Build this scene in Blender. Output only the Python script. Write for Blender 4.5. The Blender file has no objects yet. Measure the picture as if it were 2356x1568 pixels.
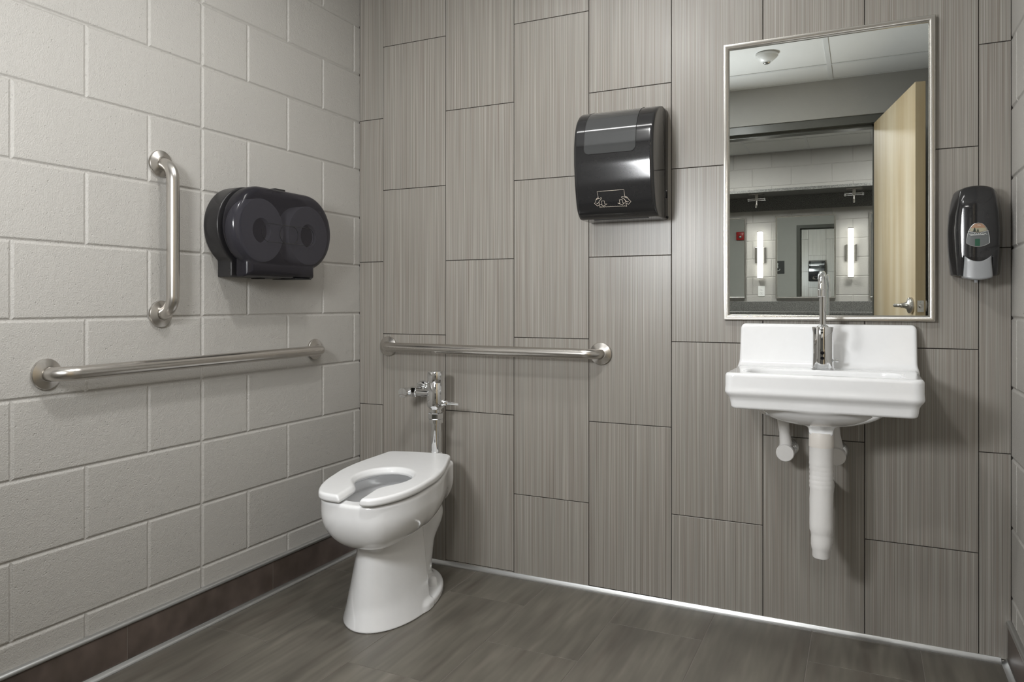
import bpy, bmesh, math, random
import numpy as np
from mathutils import Vector, Matrix

SC = bpy.context.scene
COL = SC.collection
PI = math.pi
rnd = random.Random(7)

# ------------------------------------------------------------------ camera
cam_d = bpy.data.cameras.new('camera')
cam = bpy.data.objects.new('camera', cam_d)
COL.objects.link(cam)
cam.location = (1.9212, -2.6231, 1.047)
cam.rotation_euler = (math.radians(90), 0, math.radians(26.2725))
cam_d.sensor_width = 36.0
cam_d.sensor_fit = 'HORIZONTAL'
cam_d.lens = 36.0 * 1728.2 / 2356.0
cam_d.shift_x = (1178.0 - 1130.58) / 2356.0
cam_d.shift_y = (697.54 - 784.0) / 2356.0
cam_d.clip_start = 0.01
SC.camera = cam

# ------------------------------------------------------------------ world / exposure
world = bpy.data.worlds.new('world')
SC.world = world
world.use_nodes = True
world.node_tree.nodes['Background'].inputs[0].default_value = (0.5, 0.52, 0.55, 1)
world.node_tree.nodes['Background'].inputs[1].default_value = 0.1
SC.view_settings.view_transform = 'Standard'
SC.view_settings.look = 'None'
SC.view_settings.gamma = 1
SC.view_settings.use_curve_mapping = False
SC.view_settings.exposure = 0.0
KEY_LIGHT = 165.0      # round recessed downlight in the toilet room
STRIP_LIGHT = 18.0     # long ceiling strip in the toilet room
HALL_LIGHT = 48.0       # two ceiling panels of the outer room
SCONCE_LIGHT = 3.2

# added disc light, stand-in for an unseen strobe just left of the doorway
lamp_d = bpy.data.lights.new('strobe_stand_in', 'AREA')
lamp_d.shape = 'DISK'
lamp_d.size = 0.34
lamp_d.energy = 25.0
lamp_d.color = (0.97, 0.985, 1.0)
lamp = bpy.data.objects.new('strobe_stand_in', lamp_d)
COL.objects.link(lamp)
lamp.location = (0.86, -2.30, 1.45)
lamp.rotation_euler = (math.radians(94), 0, math.radians(-10))

# ------------------------------------------------------------------ room numbers
XR = 2.31              # right wall
YD = -2.44             # door wall, inner face
YO = -2.64             # door wall, outer face
ZC = 2.42              # ceiling
YF = -6.30             # far wall of the outer room
ZC2 = 2.735
OX0, OX1 = 1.06, 1.994  # door opening

# ================================================================== material helpers
def new_mat(name):
    m = bpy.data.materials.new(name); m.use_nodes = True
    nt = m.node_tree
    return m, nt, nt.nodes['Principled BSDF']

def N(nt, typ, **kw):
    n = nt.nodes.new(typ)
    for k, v in kw.items():
        if k.startswith('i_'):
            n.inputs[int(k[2:])].default_value = v
        else:
            setattr(n, k, v)
    return n

def simple(name, col, rough=0.5, metal=0.0, coat=0.0, spec=0.5, bump=None, emit=None, estr=0.0):
    m, nt, b = new_mat(name)
    b.inputs['Base Color'].default_value = (*col, 1)
    b.inputs['Roughness'].default_value = rough
    b.inputs['Metallic'].default_value = metal
    b.inputs['Coat Weight'].default_value = coat
    b.inputs['Specular IOR Level'].default_value = spec
    if emit:
        b.inputs['Emission Color'].default_value = (*emit, 1)
        b.inputs['Emission Strength'].default_value = estr
    tc = N(nt, 'ShaderNodeTexCoord')
    sc, st, dist, vary = bump if bump else (40.0, 0.03, 0.001, 0.03)
    no = N(nt, 'ShaderNodeTexNoise'); no.inputs['Scale'].default_value = sc
    no.inputs['Detail'].default_value = 4
    nt.links.new(tc.outputs['Object'], no.inputs['Vector'])
    mx = N(nt, 'ShaderNodeMix', data_type='RGBA', blend_type='MULTIPLY')
    mx.inputs[0].default_value = 1.0
    mx.inputs[6].default_value = (*col, 1)
    cr = N(nt, 'ShaderNodeMapRange')
    cr.inputs[3].default_value = 1 - vary; cr.inputs[4].default_value = 1 + vary * 0.5
    nt.links.new(no.outputs[0], cr.inputs[0])
    cb = N(nt, 'ShaderNodeCombineColor')
    for i in range(3): nt.links.new(cr.outputs[0], cb.inputs[i])
    nt.links.new(cb.outputs[0], mx.inputs[7])
    nt.links.new(mx.outputs[2], b.inputs['Base Color'])
    if bump:
        bp = N(nt, 'ShaderNodeBump'); bp.inputs['Strength'].default_value = st
        bp.inputs['Distance'].default_value = dist
        nt.links.new(no.outputs[0], bp.inputs['Height'])
        nt.links.new(bp.outputs[0], b.inputs['Normal'])
    return m

def mat_cmu(name, col, bs=0.62):
    """painted concrete block: orange-peel noise, shallow ripples and sparse pits"""
    m, nt, b = new_mat(name)
    L = nt.links.new
    tc = N(nt, 'ShaderNodeTexCoord')
    n1 = N(nt, 'ShaderNodeTexNoise'); n1.inputs['Scale'].default_value = 290; n1.inputs['Detail'].default_value = 3
    n2 = N(nt, 'ShaderNodeTexNoise'); n2.inputs['Scale'].default_value = 30; n2.inputs['Detail'].default_value = 3
    vo = N(nt, 'ShaderNodeTexVoronoi'); vo.inputs['Scale'].default_value = 62; vo.inputs['Randomness'].default_value = 1.0
    n4 = N(nt, 'ShaderNodeTexNoise'); n4.inputs['Scale'].default_value = 85; n4.inputs['Detail'].default_value = 2
    n3 = N(nt, 'ShaderNodeTexNoise'); n3.inputs['Scale'].default_value = 2.3; n3.inputs['Detail'].default_value = 4
    for n in (n1, n2, vo, n3, n4): L(tc.outputs['Object'], n.inputs['Vector'])
    pit = N(nt, 'ShaderNodeMapRange'); pit.inputs[1].default_value = 0.05; pit.inputs[2].default_value = 0.16
    pit.inputs[3].default_value = -1.0; pit.inputs[4].default_value = 0.0
    L(vo.outputs['Distance'], pit.inputs[0])
    # only some cells have a pit
    sel = N(nt, 'ShaderNodeSeparateColor'); L(vo.outputs['Color'], sel.inputs[0])
    gt = N(nt, 'ShaderNodeMath', operation='GREATER_THAN'); gt.inputs[1].default_value = 0.72; L(sel.outputs[0], gt.inputs[0])
    pm = N(nt, 'ShaderNodeMath', operation='MULTIPLY'); L(pit.outputs[0], pm.inputs[0]); L(gt.outputs[0], pm.inputs[1])
    a1 = N(nt, 'ShaderNodeMath', operation='MULTIPLY_ADD'); a1.inputs[1].default_value = 1.5; L(n1.outputs[0], a1.inputs[0]); L(pm.outputs[0], a1.inputs[2])
    a2 = N(nt, 'ShaderNodeMath', operation='MULTIPLY_ADD'); a2.inputs[1].default_value = 1.0; L(n2.outputs[0], a2.inputs[0]); L(a1.outputs[0], a2.inputs[2])
    a3 = N(nt, 'ShaderNodeMath', operation='MULTIPLY_ADD'); a3.inputs[1].default_value = 1.0; L(n4.outputs[0], a3.inputs[0]); L(a2.outputs[0], a3.inputs[2])
    bp = N(nt, 'ShaderNodeBump'); bp.inputs['Strength'].default_value = bs; bp.inputs['Distance'].default_value = 0.0019
    L(a3.outputs[0], bp.inputs['Height']); L(bp.outputs[0], b.inputs['Normal'])
    mr = N(nt, 'ShaderNodeMapRange'); mr.inputs[3].default_value = 0.94; mr.inputs[4].default_value = 1.04
    L(n3.outputs[0], mr.inputs[0])
    mx = N(nt, 'ShaderNodeVectorMath', operation='SCALE'); mx.inputs[0].default_value = col
    L(mr.outputs[0], mx.inputs['Scale']); L(mx.outputs[0], b.inputs['Base Color'])
    b.inputs['Roughness'].default_value = 0.42
    b.inputs['Specular IOR Level'].default_value = 0.4
    return m

def mat_streak(name, ax_fine, ax_long, fine, cols, rough, spec=0.5, bump=0.15, long=1.2, blotch=0.0):
    """linear streaked porcelain; the face attribute 'rnd' gives every tile its own piece of the pattern"""
    m, nt, b = new_mat(name); L = nt.links.new
    tc = N(nt, 'ShaderNodeTexCoord'); sp = N(nt, 'ShaderNodeSeparateXYZ'); L(tc.outputs['Object'], sp.inputs[0])
    at = N(nt, 'ShaderNodeAttribute', attribute_name='rnd')
    def vec(sf, sl, off):
        f = N(nt, 'ShaderNodeMath', operation='MULTIPLY'); f.inputs[1].default_value = sf; L(sp.outputs[ax_fine], f.inputs[0])
        g = N(nt, 'ShaderNodeMath', operation='MULTIPLY'); g.inputs[1].default_value = sl; L(sp.outputs[ax_long], g.inputs[0])
        r = N(nt, 'ShaderNodeMath', operation='MULTIPLY_ADD'); r.inputs[1].default_value = 57.0; r.inputs[2].default_value = off
        L(at.outputs['Fac'], r.inputs[0])
        c = N(nt, 'ShaderNodeCombineXYZ'); L(f.outputs[0], c.inputs[0]); L(g.outputs[0], c.inputs[1]); L(r.outputs[0], c.inputs[2])
        return c
    v1 = vec(fine, long, 0.0); v2 = vec(fine * 0.42, long * 0.8, 9.0); v3 = vec(fine * 1.9, long * 2.5, 21.0)
    na = N(nt, 'ShaderNodeTexNoise'); na.inputs['Scale'].default_value = 1; na.inputs['Detail'].default_value = 2; L(v1.outputs[0], na.inputs['Vector'])
    nb = N(nt, 'ShaderNodeTexNoise'); nb.inputs['Scale'].default_value = 1; nb.inputs['Detail'].default_value = 2; L(v2.outputs[0], nb.inputs['Vector'])
    nc = N(nt, 'ShaderNodeTexNoise'); nc.inputs['Scale'].default_value = 1; nc.inputs['Detail'].default_value = 1; L(v3.outputs[0], nc.inputs['Vector'])
    r1 = N(nt, 'ShaderNodeValToRGB'); e = r1.color_ramp.elements
    e[0].position = 0.30; e[0].color = (*cols[0], 1); e[1].position = 0.72; e[1].color = (*cols[-1], 1)
    for i, c in enumerate(cols[1:-1]):
        x = r1.color_ramp.elements.new(0.30 + 0.42 * (i + 1) / (len(cols) - 1)); x.color = (*c, 1)
    L(na.outputs[0], r1.inputs[0])
    r2 = N(nt, 'ShaderNodeMapRange'); r2.inputs[1].default_value = 0.3; r2.inputs[2].default_value = 0.7
    r2.inputs[3].default_value = 0.84; r2.inputs[4].default_value = 1.16; L(nb.outputs[0], r2.inputs[0])
    r3 = N(nt, 'ShaderNodeMapRange'); r3.inputs[1].default_value = 0.3; r3.inputs[2].default_value = 0.7
    r3.inputs[3].default_value = 0.88; r3.inputs[4].default_value = 1.12; L(nc.outputs[0], r3.inputs[0])
    mm = N(nt, 'ShaderNodeMath', operation='MULTIPLY'); L(r2.outputs[0], mm.inputs[0]); L(r3.outputs[0], mm.inputs[1])
    fac = mm
    if blotch:
        nd = N(nt, 'ShaderNodeTexNoise'); nd.inputs['Scale'].default_value = 3.0; nd.inputs['Detail'].default_value = 5
        L(tc.outputs['Object'], nd.inputs['Vector'])
        r4 = N(nt, 'ShaderNodeMapRange'); r4.inputs[1].default_value = 0.3; r4.inputs[2].default_value = 0.7
        r4.inputs[3].default_value = 1 - blotch; r4.inputs[4].default_value = 1 + blotch; L(nd.outputs[0], r4.inputs[0])
        m2 = N(nt, 'ShaderNodeMath', operation='MULTIPLY'); L(mm.outputs[0], m2.inputs[0]); L(r4.outputs[0], m2.inputs[1]); fac = m2
    vs = N(nt, 'ShaderNodeVectorMath', operation='SCALE'); L(r1.outputs[0], vs.inputs[0]); L(fac.outputs[0], vs.inputs['Scale'])
    L(vs.outputs[0], b.inputs['Base Color'])
    bp = N(nt, 'ShaderNodeBump'); bp.inputs['Strength'].default_value = bump; bp.inputs['Distance'].default_value = 0.0006
    L(na.outputs[0], bp.inputs['Height']); L(bp.outputs[0], b.inputs['Normal'])
    b.inputs['Roughness'].default_value = rough; b.inputs['Specular IOR Level'].default_value = spec
    return m

def mat_wood(name):
    m, nt, b = new_mat(name); L = nt.links.new
    tc = N(nt, 'ShaderNodeTexCoord')
    mp = N(nt, 'ShaderNodeMapping'); mp.inputs['Scale'].default_value = (9, 9, 0.7); L(tc.outputs['Object'], mp.inputs['Vector'])
    n1 = N(nt, 'ShaderNodeTexNoise'); n1.inputs['Scale'].default_value = 1.0; n1.inputs['Detail'].default_value = 3; L(mp.outputs[0], n1.inputs['Vector'])
    mp2 = N(nt, 'ShaderNodeMapping'); mp2.inputs['Scale'].default_value = (120, 120, 3); L(tc.outputs['Object'], mp2.inputs['Vector'])
    n2 = N(nt, 'ShaderNodeTexNoise'); n2.inputs['Scale'].default_value = 1.0; n2.inputs['Detail'].default_value = 3; L(mp2.outputs[0], n2.inputs['Vector'])
    r = N(nt, 'ShaderNodeValToRGB'); e = r.color_ramp.elements
    e[0].position = 0.35; e[0].color = (0.47, 0.36, 0.21, 1); e[1].position = 0.68; e[1].color = (0.60, 0.51, 0.36, 1)
    L(n1.outputs[0], r.inputs[0])
    mr = N(nt, 'ShaderNodeMapRange'); mr.inputs[3].default_value = 0.88; mr.inputs[4].default_value = 1.1; L(n2.outputs[0], mr.inputs[0])
    vs = N(nt, 'ShaderNodeVectorMath', operation='SCALE'); L(r.outputs[0], vs.inputs[0]); L(mr.outputs[0], vs.inputs['Scale'])
    L(vs.outputs[0], b.inputs['Base Color']); b.inputs['Roughness'].default_value = 0.5
    return m

def mat_stone(name, a, c, rough=0.35):
    m, nt, b = new_mat(name); L = nt.links.new
    tc = N(nt, 'ShaderNodeTexCoord')
    n1 = N(nt, 'ShaderNodeTexNoise'); n1.inputs['Scale'].default_value = 130; n1.inputs['Detail'].default_value = 4; L(tc.outputs['Object'], n1.inputs['Vector'])
    r = N(nt, 'ShaderNodeValToRGB'); e = r.color_ramp.elements
    e[0].position = 0.38; e[0].color = (*a, 1); e[1].position = 0.62; e[1].color = (*c, 1)
    L(n1.outputs[0], r.inputs[0]); L(r.outputs[0], b.inputs['Base Color']); b.inputs['Roughness'].default_value = rough
    return m

def mat_smoke(name, tint, col, dense=0.5, rough=0.12):
    """thin tinted plastic: part of the light passes, the rest is a dark glossy skin"""
    m, nt, b = new_mat(name); L = nt.links.new
    b.inputs['Base Color'].default_value = (*col, 1); b.inputs['Roughness'].default_value = rough
    b.inputs['Coat Weight'].default_value = 0.3
    no = N(nt, 'ShaderNodeTexNoise'); no.inputs['Scale'].default_value = 400
    tc = N(nt, 'ShaderNodeTexCoord'); L(tc.outputs['Object'], no.inputs['Vector'])
    bp = N(nt, 'ShaderNodeBump'); bp.inputs['Strength'].default_value = 0.05; bp.inputs['Distance'].default_value = 0.0005
    L(no.outputs[0], bp.inputs['Height']); L(bp.outputs[0], b.inputs['Normal'])
    tr = N(nt, 'ShaderNodeBsdfTransparent'); tr.inputs[0].default_value = (*tint, 1)
    mx = N(nt, 'ShaderNodeMixShader'); mx.inputs[0].default_value = dense
    L(tr.outputs[0], mx.inputs[1]); L(b.outputs[0], mx.inputs[2])
    L(mx.outputs[0], nt.nodes['Material Output'].inputs['Surface'])
    return m

def mat_emit(name, col, st):
    m, nt, b = new_mat(name)
    b.inputs['Base Color'].default_value = (0.8, 0.8, 0.8, 1)
    b.inputs['Emission Color'].default_value = (*col, 1); b.inputs['Emission Strength'].default_value = st
    return m

def mat_brushed(name, col, rough, aniso_axis='Object'):
    m, nt, b = new_mat(name); L = nt.links.new
    tc = N(nt, 'ShaderNodeTexCoord')
    no = N(nt, 'ShaderNodeTexNoise'); no.inputs['Scale'].default_value = 220; no.inputs['Detail'].default_value = 3
    L(tc.outputs['Object'], no.inputs['Vector'])
    mr = N(nt, 'ShaderNodeMapRange'); mr.inputs[3].default_value = rough * 0.99; mr.inputs[4].default_value = rough * 1.01
    L(no.outputs[0], mr.inputs[0]); L(mr.outputs[0], b.inputs['Roughness'])
    b.inputs['Base Color'].default_value = (*col, 1); b.inputs['Metallic'].default_value = 1
    return m

M = {}
M['cmu'] = mat_cmu('painted_block', (0.445, 0.430, 0.402))
M['tile'] = mat_streak('streaked_tile', 0, 2, 760, [(0.196, 0.168, 0.142), (0.278, 0.252, 0.223), (0.292, 0.283, 0.253), (0.440, 0.410, 0.376)], 0.33, 0.5, 0.12, 1.4)
M['grout_dark'] = simple('dark_grout', (0.035, 0.03, 0.026), 0.9)
M['floor'] = mat_streak('floor_tile', 0, 1, 28, [(0.108, 0.095, 0.079), (0.128, 0.117, 0.098), (0.137, 0.127, 0.105), (0.160, 0.145, 0.122)], 0.36, 0.45, 0.08, 2.2, 0.12)
M['grout_floor'] = simple('floor_grout', (0.20, 0.18, 0.16), 0.9)
M['base'] = mat_streak('base_tile', 1, 2, 14, [(0.072, 0.054, 0.045), (0.092, 0.071, 0.060), (0.101, 0.078, 0.067), (0.120, 0.093, 0.080)], 0.34, 0.45, 0.08, 9.0, 0.12)
M['alu'] = mat_brushed('satin_aluminium', (0.62, 0.63, 0.63), 0.36)
M['steel'] = mat_brushed('brushed_stainless', (0.60, 0.575, 0.54), 0.27)
M['frame_steel'] = mat_brushed('mirror_frame_steel', (0.62, 0.60, 0.56), 0.24)
M['chrome'] = simple('chrome', (0.86, 0.87, 0.88), 0.035, 1.0)
M['china'] = simple('vitreous_china', (0.86, 0.865, 0.87), 0.10, 0, 0.5, 0.55)
M['seat'] = simple('seat_plastic', (0.86, 0.865, 0.87), 0.20)
M['black'] = simple('gloss_black_plastic', (0.018, 0.018, 0.019), 0.13, 0, 0.3)
M['black_satin'] = simple('satin_black_plastic', (0.022, 0.021, 0.022), 0.30)
M['black_dull'] = simple('dull_black', (0.008, 0.008, 0.008), 0.6)
M['smoke_paper'] = mat_smoke('smoke_plastic', (0.33, 0.33, 0.36), (0.028, 0.026, 0.034), 0.50, 0.17)
M['smoke_window'] = mat_smoke('smoke_window', (0.22, 0.225, 0.23), (0.06, 0.062, 0.064), 0.6, 0.10)
M['clear'] = mat_smoke('clear_window', (0.85, 0.88, 0.87), (0.25, 0.26, 0.26), 0.3, 0.08)
M['paper'] = simple('paper_roll', (0.75, 0.74, 0.72), 0.9)
M['core'] = simple('roll_core', (0.10, 0.085, 0.075), 0.8)
M['grey_lever'] = simple('grey_plastic', (0.30, 0.31, 0.32), 0.28)
M['white_vinyl'] = simple('white_vinyl', (0.80, 0.79, 0.775), 0.42, bump=(60, 0.15, 0.002, 0.03))
M['cream_vinyl'] = simple('cream_vinyl', (0.80, 0.76, 0.71), 0.45)
M['print'] = simple('cream_print', (0.72, 0.64, 0.54), 0.5)
M['mirror'] = simple('mirror_silver', (0.84, 0.88, 0.865), 0.0, 1.0)
M['ceil'] = simple('ceiling_tile', (0.80, 0.80, 0.785), 0.9, bump=(260, 0.4, 0.001, 0.06))
M['tbar'] = simple('ceiling_grid', (0.74, 0.745, 0.74), 0.5)
M['wood'] = mat_wood('maple_veneer')
M['door_frame'] = simple('grey_frame_paint', (0.115, 0.115, 0.100), 0.30)
M['wall_paint'] = mat_cmu('smooth_painted_block', (0.47, 0.46, 0.435), 0.2)
M['stone'] = mat_stone('speckled_stone', (0.075, 0.075, 0.07), (0.20, 0.197, 0.186))
M['white_plastic'] = simple('white_plastic', (0.82, 0.82, 0.80), 0.35)
M['red'] = simple('red_plastic', (0.45, 0.015, 0.015), 0.35)
M['sign'] = simple('dark_sign', (0.05, 0.05, 0.048), 0.5)
M['lens_black'] = simple('sensor_lens', (0.006, 0.006, 0.008), 0.08)
M['key'] = mat_emit('downlight_lens', (1.0, 0.995, 0.985), KEY_LIGHT)
M['strip'] = mat_emit('strip_lens', (1.0, 0.99, 0.975), STRIP_LIGHT)
M['hall'] = mat_emit('panel_lens', (1.0, 0.98, 0.95), HALL_LIGHT)
M['sconce'] = mat_emit('sconce_tube', (1.0, 0.965, 0.90), SCONCE_LIGHT)
M['lbl_sky'] = simple('label_peach', (0.36, 0.22, 0.14), 0.4)
M['lbl_sun'] = simple('label_sand', (0.36, 0.34, 0.24), 0.4)
M['lbl_tree'] = simple('label_tree', (0.02, 0.03, 0.02), 0.5)
M['lbl_white'] = simple('label_white', (0.75, 0.76, 0.74), 0.4)
M['lbl_green'] = simple('soap_green', (0.02, 0.085, 0.05), 0.3)
M['lbl_grey'] = simple('soap_grey', (0.13, 0.14, 0.14), 0.3)

# ================================================================== object helpers
def link(name, me, mat=None, parent=None, smooth=False):
    me.name = name
    o = bpy.data.objects.new(name, me)
    COL.objects.link(o)
    if mat is not None:
        for m in (mat if isinstance(mat, (list, tuple)) else [mat]): me.materials.append(m)
    if parent is not None: o.parent = parent
    if smooth: me.polygons.foreach_set('use_smooth', [True] * len(me.polygons))
    return o

def thing(name, label, cat, loc=(0, 0, 0), group=None, rotz=0.0):
    o = bpy.data.objects.new(name, None); COL.objects.link(o)
    o.empty_display_size = 0.05
    o.location = loc; o.rotation_euler = (0, 0, rotz)
    o['label'] = label; o['category'] = cat
    if group: o['group'] = group
    return o

def tag(o, label=None, cat=None, group=None, kind=None):
    if label: o['label'] = label
    if cat: o['category'] = cat
    if group: o['group'] = group
    if kind: o['kind'] = kind
    return o

def from_bm(name, bm, mat=None, parent=None, smooth=False, auto=None):
    bmesh.ops.recalc_face_normals(bm, faces=bm.faces[:])
    me = bpy.data.meshes.new(name); bm.to_mesh(me); bm.free()
    o = link(name, me, mat, parent, smooth)
    if auto is not None:
        sharpen(me, auto)
    return o

def sharpen(me, deg):
    me.polygons.foreach_set('use_smooth', [True] * len(me.polygons))
    bm = bmesh.new(); bm.from_mesh(me)
    for e in bm.edges:
        if len(e.link_faces) == 2:
            if e.calc_face_angle(0) > math.radians(deg): e.smooth = False
    bm.to_mesh(me); bm.free()

def add_box(bm, lo, hi, bev=0.0, seg=2, rot=None, mi=0):
    lo = Vector(lo); hi = Vector(hi)
    r = bmesh.ops.create_cube(bm, size=1.0)
    vs = r['verts']
    bmesh.ops.scale(bm, vec=hi - lo, verts=vs)
    if bev > 0:
        es = list({e for v in vs for e in v.link_edges})
        q = bmesh.ops.bevel(bm, geom=es, offset=bev, segments=seg, affect='EDGES', profile=0.5)
        vs = list({v for f in q['faces'] for v in f.verts} | {v for v in vs if v.is_valid})
    if rot is not None: bmesh.ops.transform(bm, matrix=rot, verts=vs)
    bmesh.ops.translate(bm, vec=(lo + hi) / 2, verts=vs)
    if mi:
        for f in {f for v in vs for f in v.link_faces}: f.material_index = mi
    return vs

def add_cyl(bm, p0, p1, r0, r1=None, seg=32, bev=0.0, mi=0):
    p0 = Vector(p0); p1 = Vector(p1); r1 = r0 if r1 is None else r1
    d = p1 - p0; L = d.length
    prof = [(0, 0), (r0, 0), (r1, L), (0, L)]
    if bev: prof = [(0, 0), (r0 - bev, 0), (r0, bev), (r1, L - bev), (r1 - bev, L), (0, L)]
    return add_lathe(bm, prof, p0, d.normalized(), seg, mi)

def add_lathe(bm, prof, origin, axis=(0, 0, 1), seg=40, mi=0):
    axis = Vector(axis).normalized()
    q = axis.to_track_quat('Z', 'Y'); o = Vector(origin)
    rings = []; vs = []
    for r, h in prof:
        if r < 1e-7:
            v = bm.verts.new(o + q @ Vector((0, 0, h))); rings.append([v]); vs.append(v)
        else:
            ring = [bm.verts.new(o + q @ Vector((r * math.cos(2 * PI * i / seg), r * math.sin(2 * PI * i / seg), h))) for i in range(seg)]
            rings.append(ring); vs += ring
    for a, c in zip(rings[:-1], rings[1:]):
        for i in range(seg):
            j = (i + 1) % seg
            if len(a) == 1 and len(c) == 1: break
            if len(a) == 1: f = bm.faces.new((a[0], c[i], c[j]))
            elif len(c) == 1: f = bm.faces.new((a[i], a[j], c[0]))
            else: f = bm.faces.new((a[i], a[j], c[j], c[i]))
            f.material_index = mi
    return vs

def add_tube(bm, pts, rad, seg=20, cap=True, mi=0):
    """sweep a circle along a polyline (parallel transport)"""
    pts = [Vector(p) for p in pts]; n = len(pts)
    rads = rad if isinstance(rad, (list, tuple)) else [rad] * n
    T = []
    for i in range(n):
        a = pts[max(i - 1, 0)]; c = pts[min(i + 1, n - 1)]
        T.append((c - a).normalized())
    up = Vector((0, 0, 1)) if abs(T[0].z) < 0.9 else Vector((1, 0, 0))
    X = T[0].cross(up).normalized(); rings = []
    for i in range(n):
        X = (X - T[i] * X.dot(T[i])).normalized(); Y = T[i].cross(X)
        rings.append([bm.verts.new(pts[i] + (X * math.cos(2 * PI * k / seg) + Y * math.sin(2 * PI * k / seg)) * rads[i]) for k in range(seg)])
    for a, c in zip(rings[:-1], rings[1:]):
        for k in range(seg):
            j = (k + 1) % seg
            f = bm.faces.new((a[k], a[j], c[j], c[k])); f.material_index = mi
    if cap:
        bm.faces.new(rings[0][::-1]).material_index = mi; bm.faces.new(rings[-1]).material_index = mi
    return rings

def fillet(pts, r, n=10):
    """round the inner corners of a polyline"""
    P = [Vector(p) for p in pts]; out = [P[0]]
    for a, b, c in zip(P[:-2], P[1:-1], P[2:]):
        u = (a - b).normalized(); v = (c - b).normalized()
        ang = u.angle(v); t = r / math.tan(ang / 2)
        s = b + u * t; e = b + v * t
        cen = b + (u + v).normalized() * (r / math.sin(ang / 2))
        ds = s - cen; de = e - cen; tot = ds.angle(de); axis = ds.cross(de).normalized()
        for i in range(n + 1):
            out.append(cen + Matrix.Rotation(tot * i / n, 3, axis) @ ds)
    out.append(P[-1])
    return out

def add_prism(bm, poly, f0, f1, mi=0):
    """poly: list of 2-D points; f0 / f1 map a point to 3-D for the two end caps"""
    a = [bm.verts.new(f0(*p)) for p in poly]; c = [bm.verts.new(f1(*p)) for p in poly]
    n = len(poly)
    fs = [bm.faces.new(a), bm.faces.new(c[::-1])]
    for i in range(n):
        j = (i + 1) % n
        fs.append(bm.faces.new((a[i], c[i], c[j], a[j])))
    for f in fs: f.material_index = mi
    return a + c

# ------------------------------------------------------------------ tiled / block faces
def add_panels(bm, rects, mapf, prof, flip=False):
    """rects (u0,u1,v0,v1); prof: list of (inset, depth) from the face outward to the joint"""
    lay = bm.faces.layers.float.get('rnd') or bm.faces.layers.float.new('rnd')
    for u0, u1, v0, v1 in rects:
        if u1 - u0 < 0.006 or v1 - v0 < 0.006: continue
        val = rnd.random(); rings = []
        for ins, dep in prof:
            rings.append([bm.verts.new(mapf(a, c, dep)) for a, c in ((u0 + ins, v0 + ins), (u1 - ins, v0 + ins), (u1 - ins, v1 - ins), (u0 + ins, v1 - ins))])
        f = bm.faces.new(rings[0][::-1] if flip else rings[0]); f[lay] = val
        for a, c in zip(rings[:-1], rings[1:]):
            for i in range(4):
                j = (i + 1) % 4
                q = (a[j], a[i], c[i], c[j])
                f = bm.faces.new(q[::-1] if flip else q); f[lay] = val

def finish_wall(name, bm, mats, label=None, kind='structure'):
    me = bpy.data.meshes.new(name); bm.to_mesh(me); bm.free()
    o = link(name, me, mats)
    tag(o, label, None, None, kind)
    return o

# ------------------------------------------------------------------ signed distance modelling (numpy surface nets)
def smin(a, b, k): 
    h = np.clip(0.5 + 0.5 * (b - a) / k, 0, 1); return b * (1 - h) + a * h - k * h * (1 - h)
def smax(a, b, k): return -smin(-a, -b, k)
def s_box(x, y, z, c, h, r):
    qx = abs(x - c[0]) - h[0] + r; qy = abs(y - c[1]) - h[1] + r; qz = abs(z - c[2]) - h[2] + r
    return np.sqrt(np.maximum(qx, 0) ** 2 + np.maximum(qy, 0) ** 2 + np.maximum(qz, 0) ** 2) + np.minimum(np.maximum(qx, np.maximum(qy, qz)), 0) - r
def s_box2(x, y, cx, cy, hx, hy, r):
    qx = abs(x - cx) - hx + r; qy = abs(y - cy) - hy + r
    return np.sqrt(np.maximum(qx, 0) ** 2 + np.maximum(qy, 0) ** 2) + np.minimum(np.maximum(qx, qy), 0) - r
def s_ell2(x, y, cx, cy, a, b):
    k0 = np.sqrt(((x - cx) / a) ** 2 + ((y - cy) / b) ** 2) + 1e-6
    k1 = np.sqrt(((x - cx) / a ** 2) ** 2 + ((y - cy) / b ** 2) ** 2) + 1e-6
    return k0 * (k0 - 1) / k1
def s_sup2(x, y, cx, cy, a, b, n):
    X = np.abs(x - cx) / a; Y = np.abs(y - cy) / b
    k = (X ** n + Y ** n + 1e-9) ** (1 / n)
    g = k ** (1 - n) * np.sqrt((X ** (n - 1) / a) ** 2 + (Y ** (n - 1) / b) ** 2)
    return np.maximum((k - 1) / np.maximum(g, 1.5), -min(a, b))
def s_ell3(x, y, z, c, r):
    k0 = np.sqrt(((x - c[0]) / r[0]) ** 2 + ((y - c[1]) / r[1]) ** 2 + ((z - c[2]) / r[2]) ** 2) + 1e-6
    k1 = np.sqrt(((x - c[0]) / r[0] ** 2) ** 2 + ((y - c[1]) / r[1] ** 2) ** 2 + ((z - c[2]) / r[2] ** 2) ** 2) + 1e-6
    return k0 * (k0 - 1) / k1
def s_cap(x, y, z, a, b, r0, r1=None):
    r1 = r0 if r1 is None else r1
    ax, ay, az = a; bx, by, bz = b[0] - ax, b[1] - ay, b[2] - az
    t = np.clip(((x - ax) * bx + (y - ay) * by + (z - az) * bz) / (bx * bx + by * by + bz * bz), 0, 1)
    return np.sqrt((x - ax - t * bx) ** 2 + (y - ay - t * by) ** 2 + (z - az - t * bz) ** 2) - (r0 + (r1 - r0) * t)
def extr(d2, w, h, r):
    """extrude a 2-D distance d2 along w (|w|<=h) with rounded edges r"""
    qx = d2 + r; qy = abs(w) - h + r
    return np.minimum(np.maximum(qx, qy), 0) + np.sqrt(np.maximum(qx, 0) ** 2 + np.maximum(qy, 0) ** 2) - r

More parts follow.
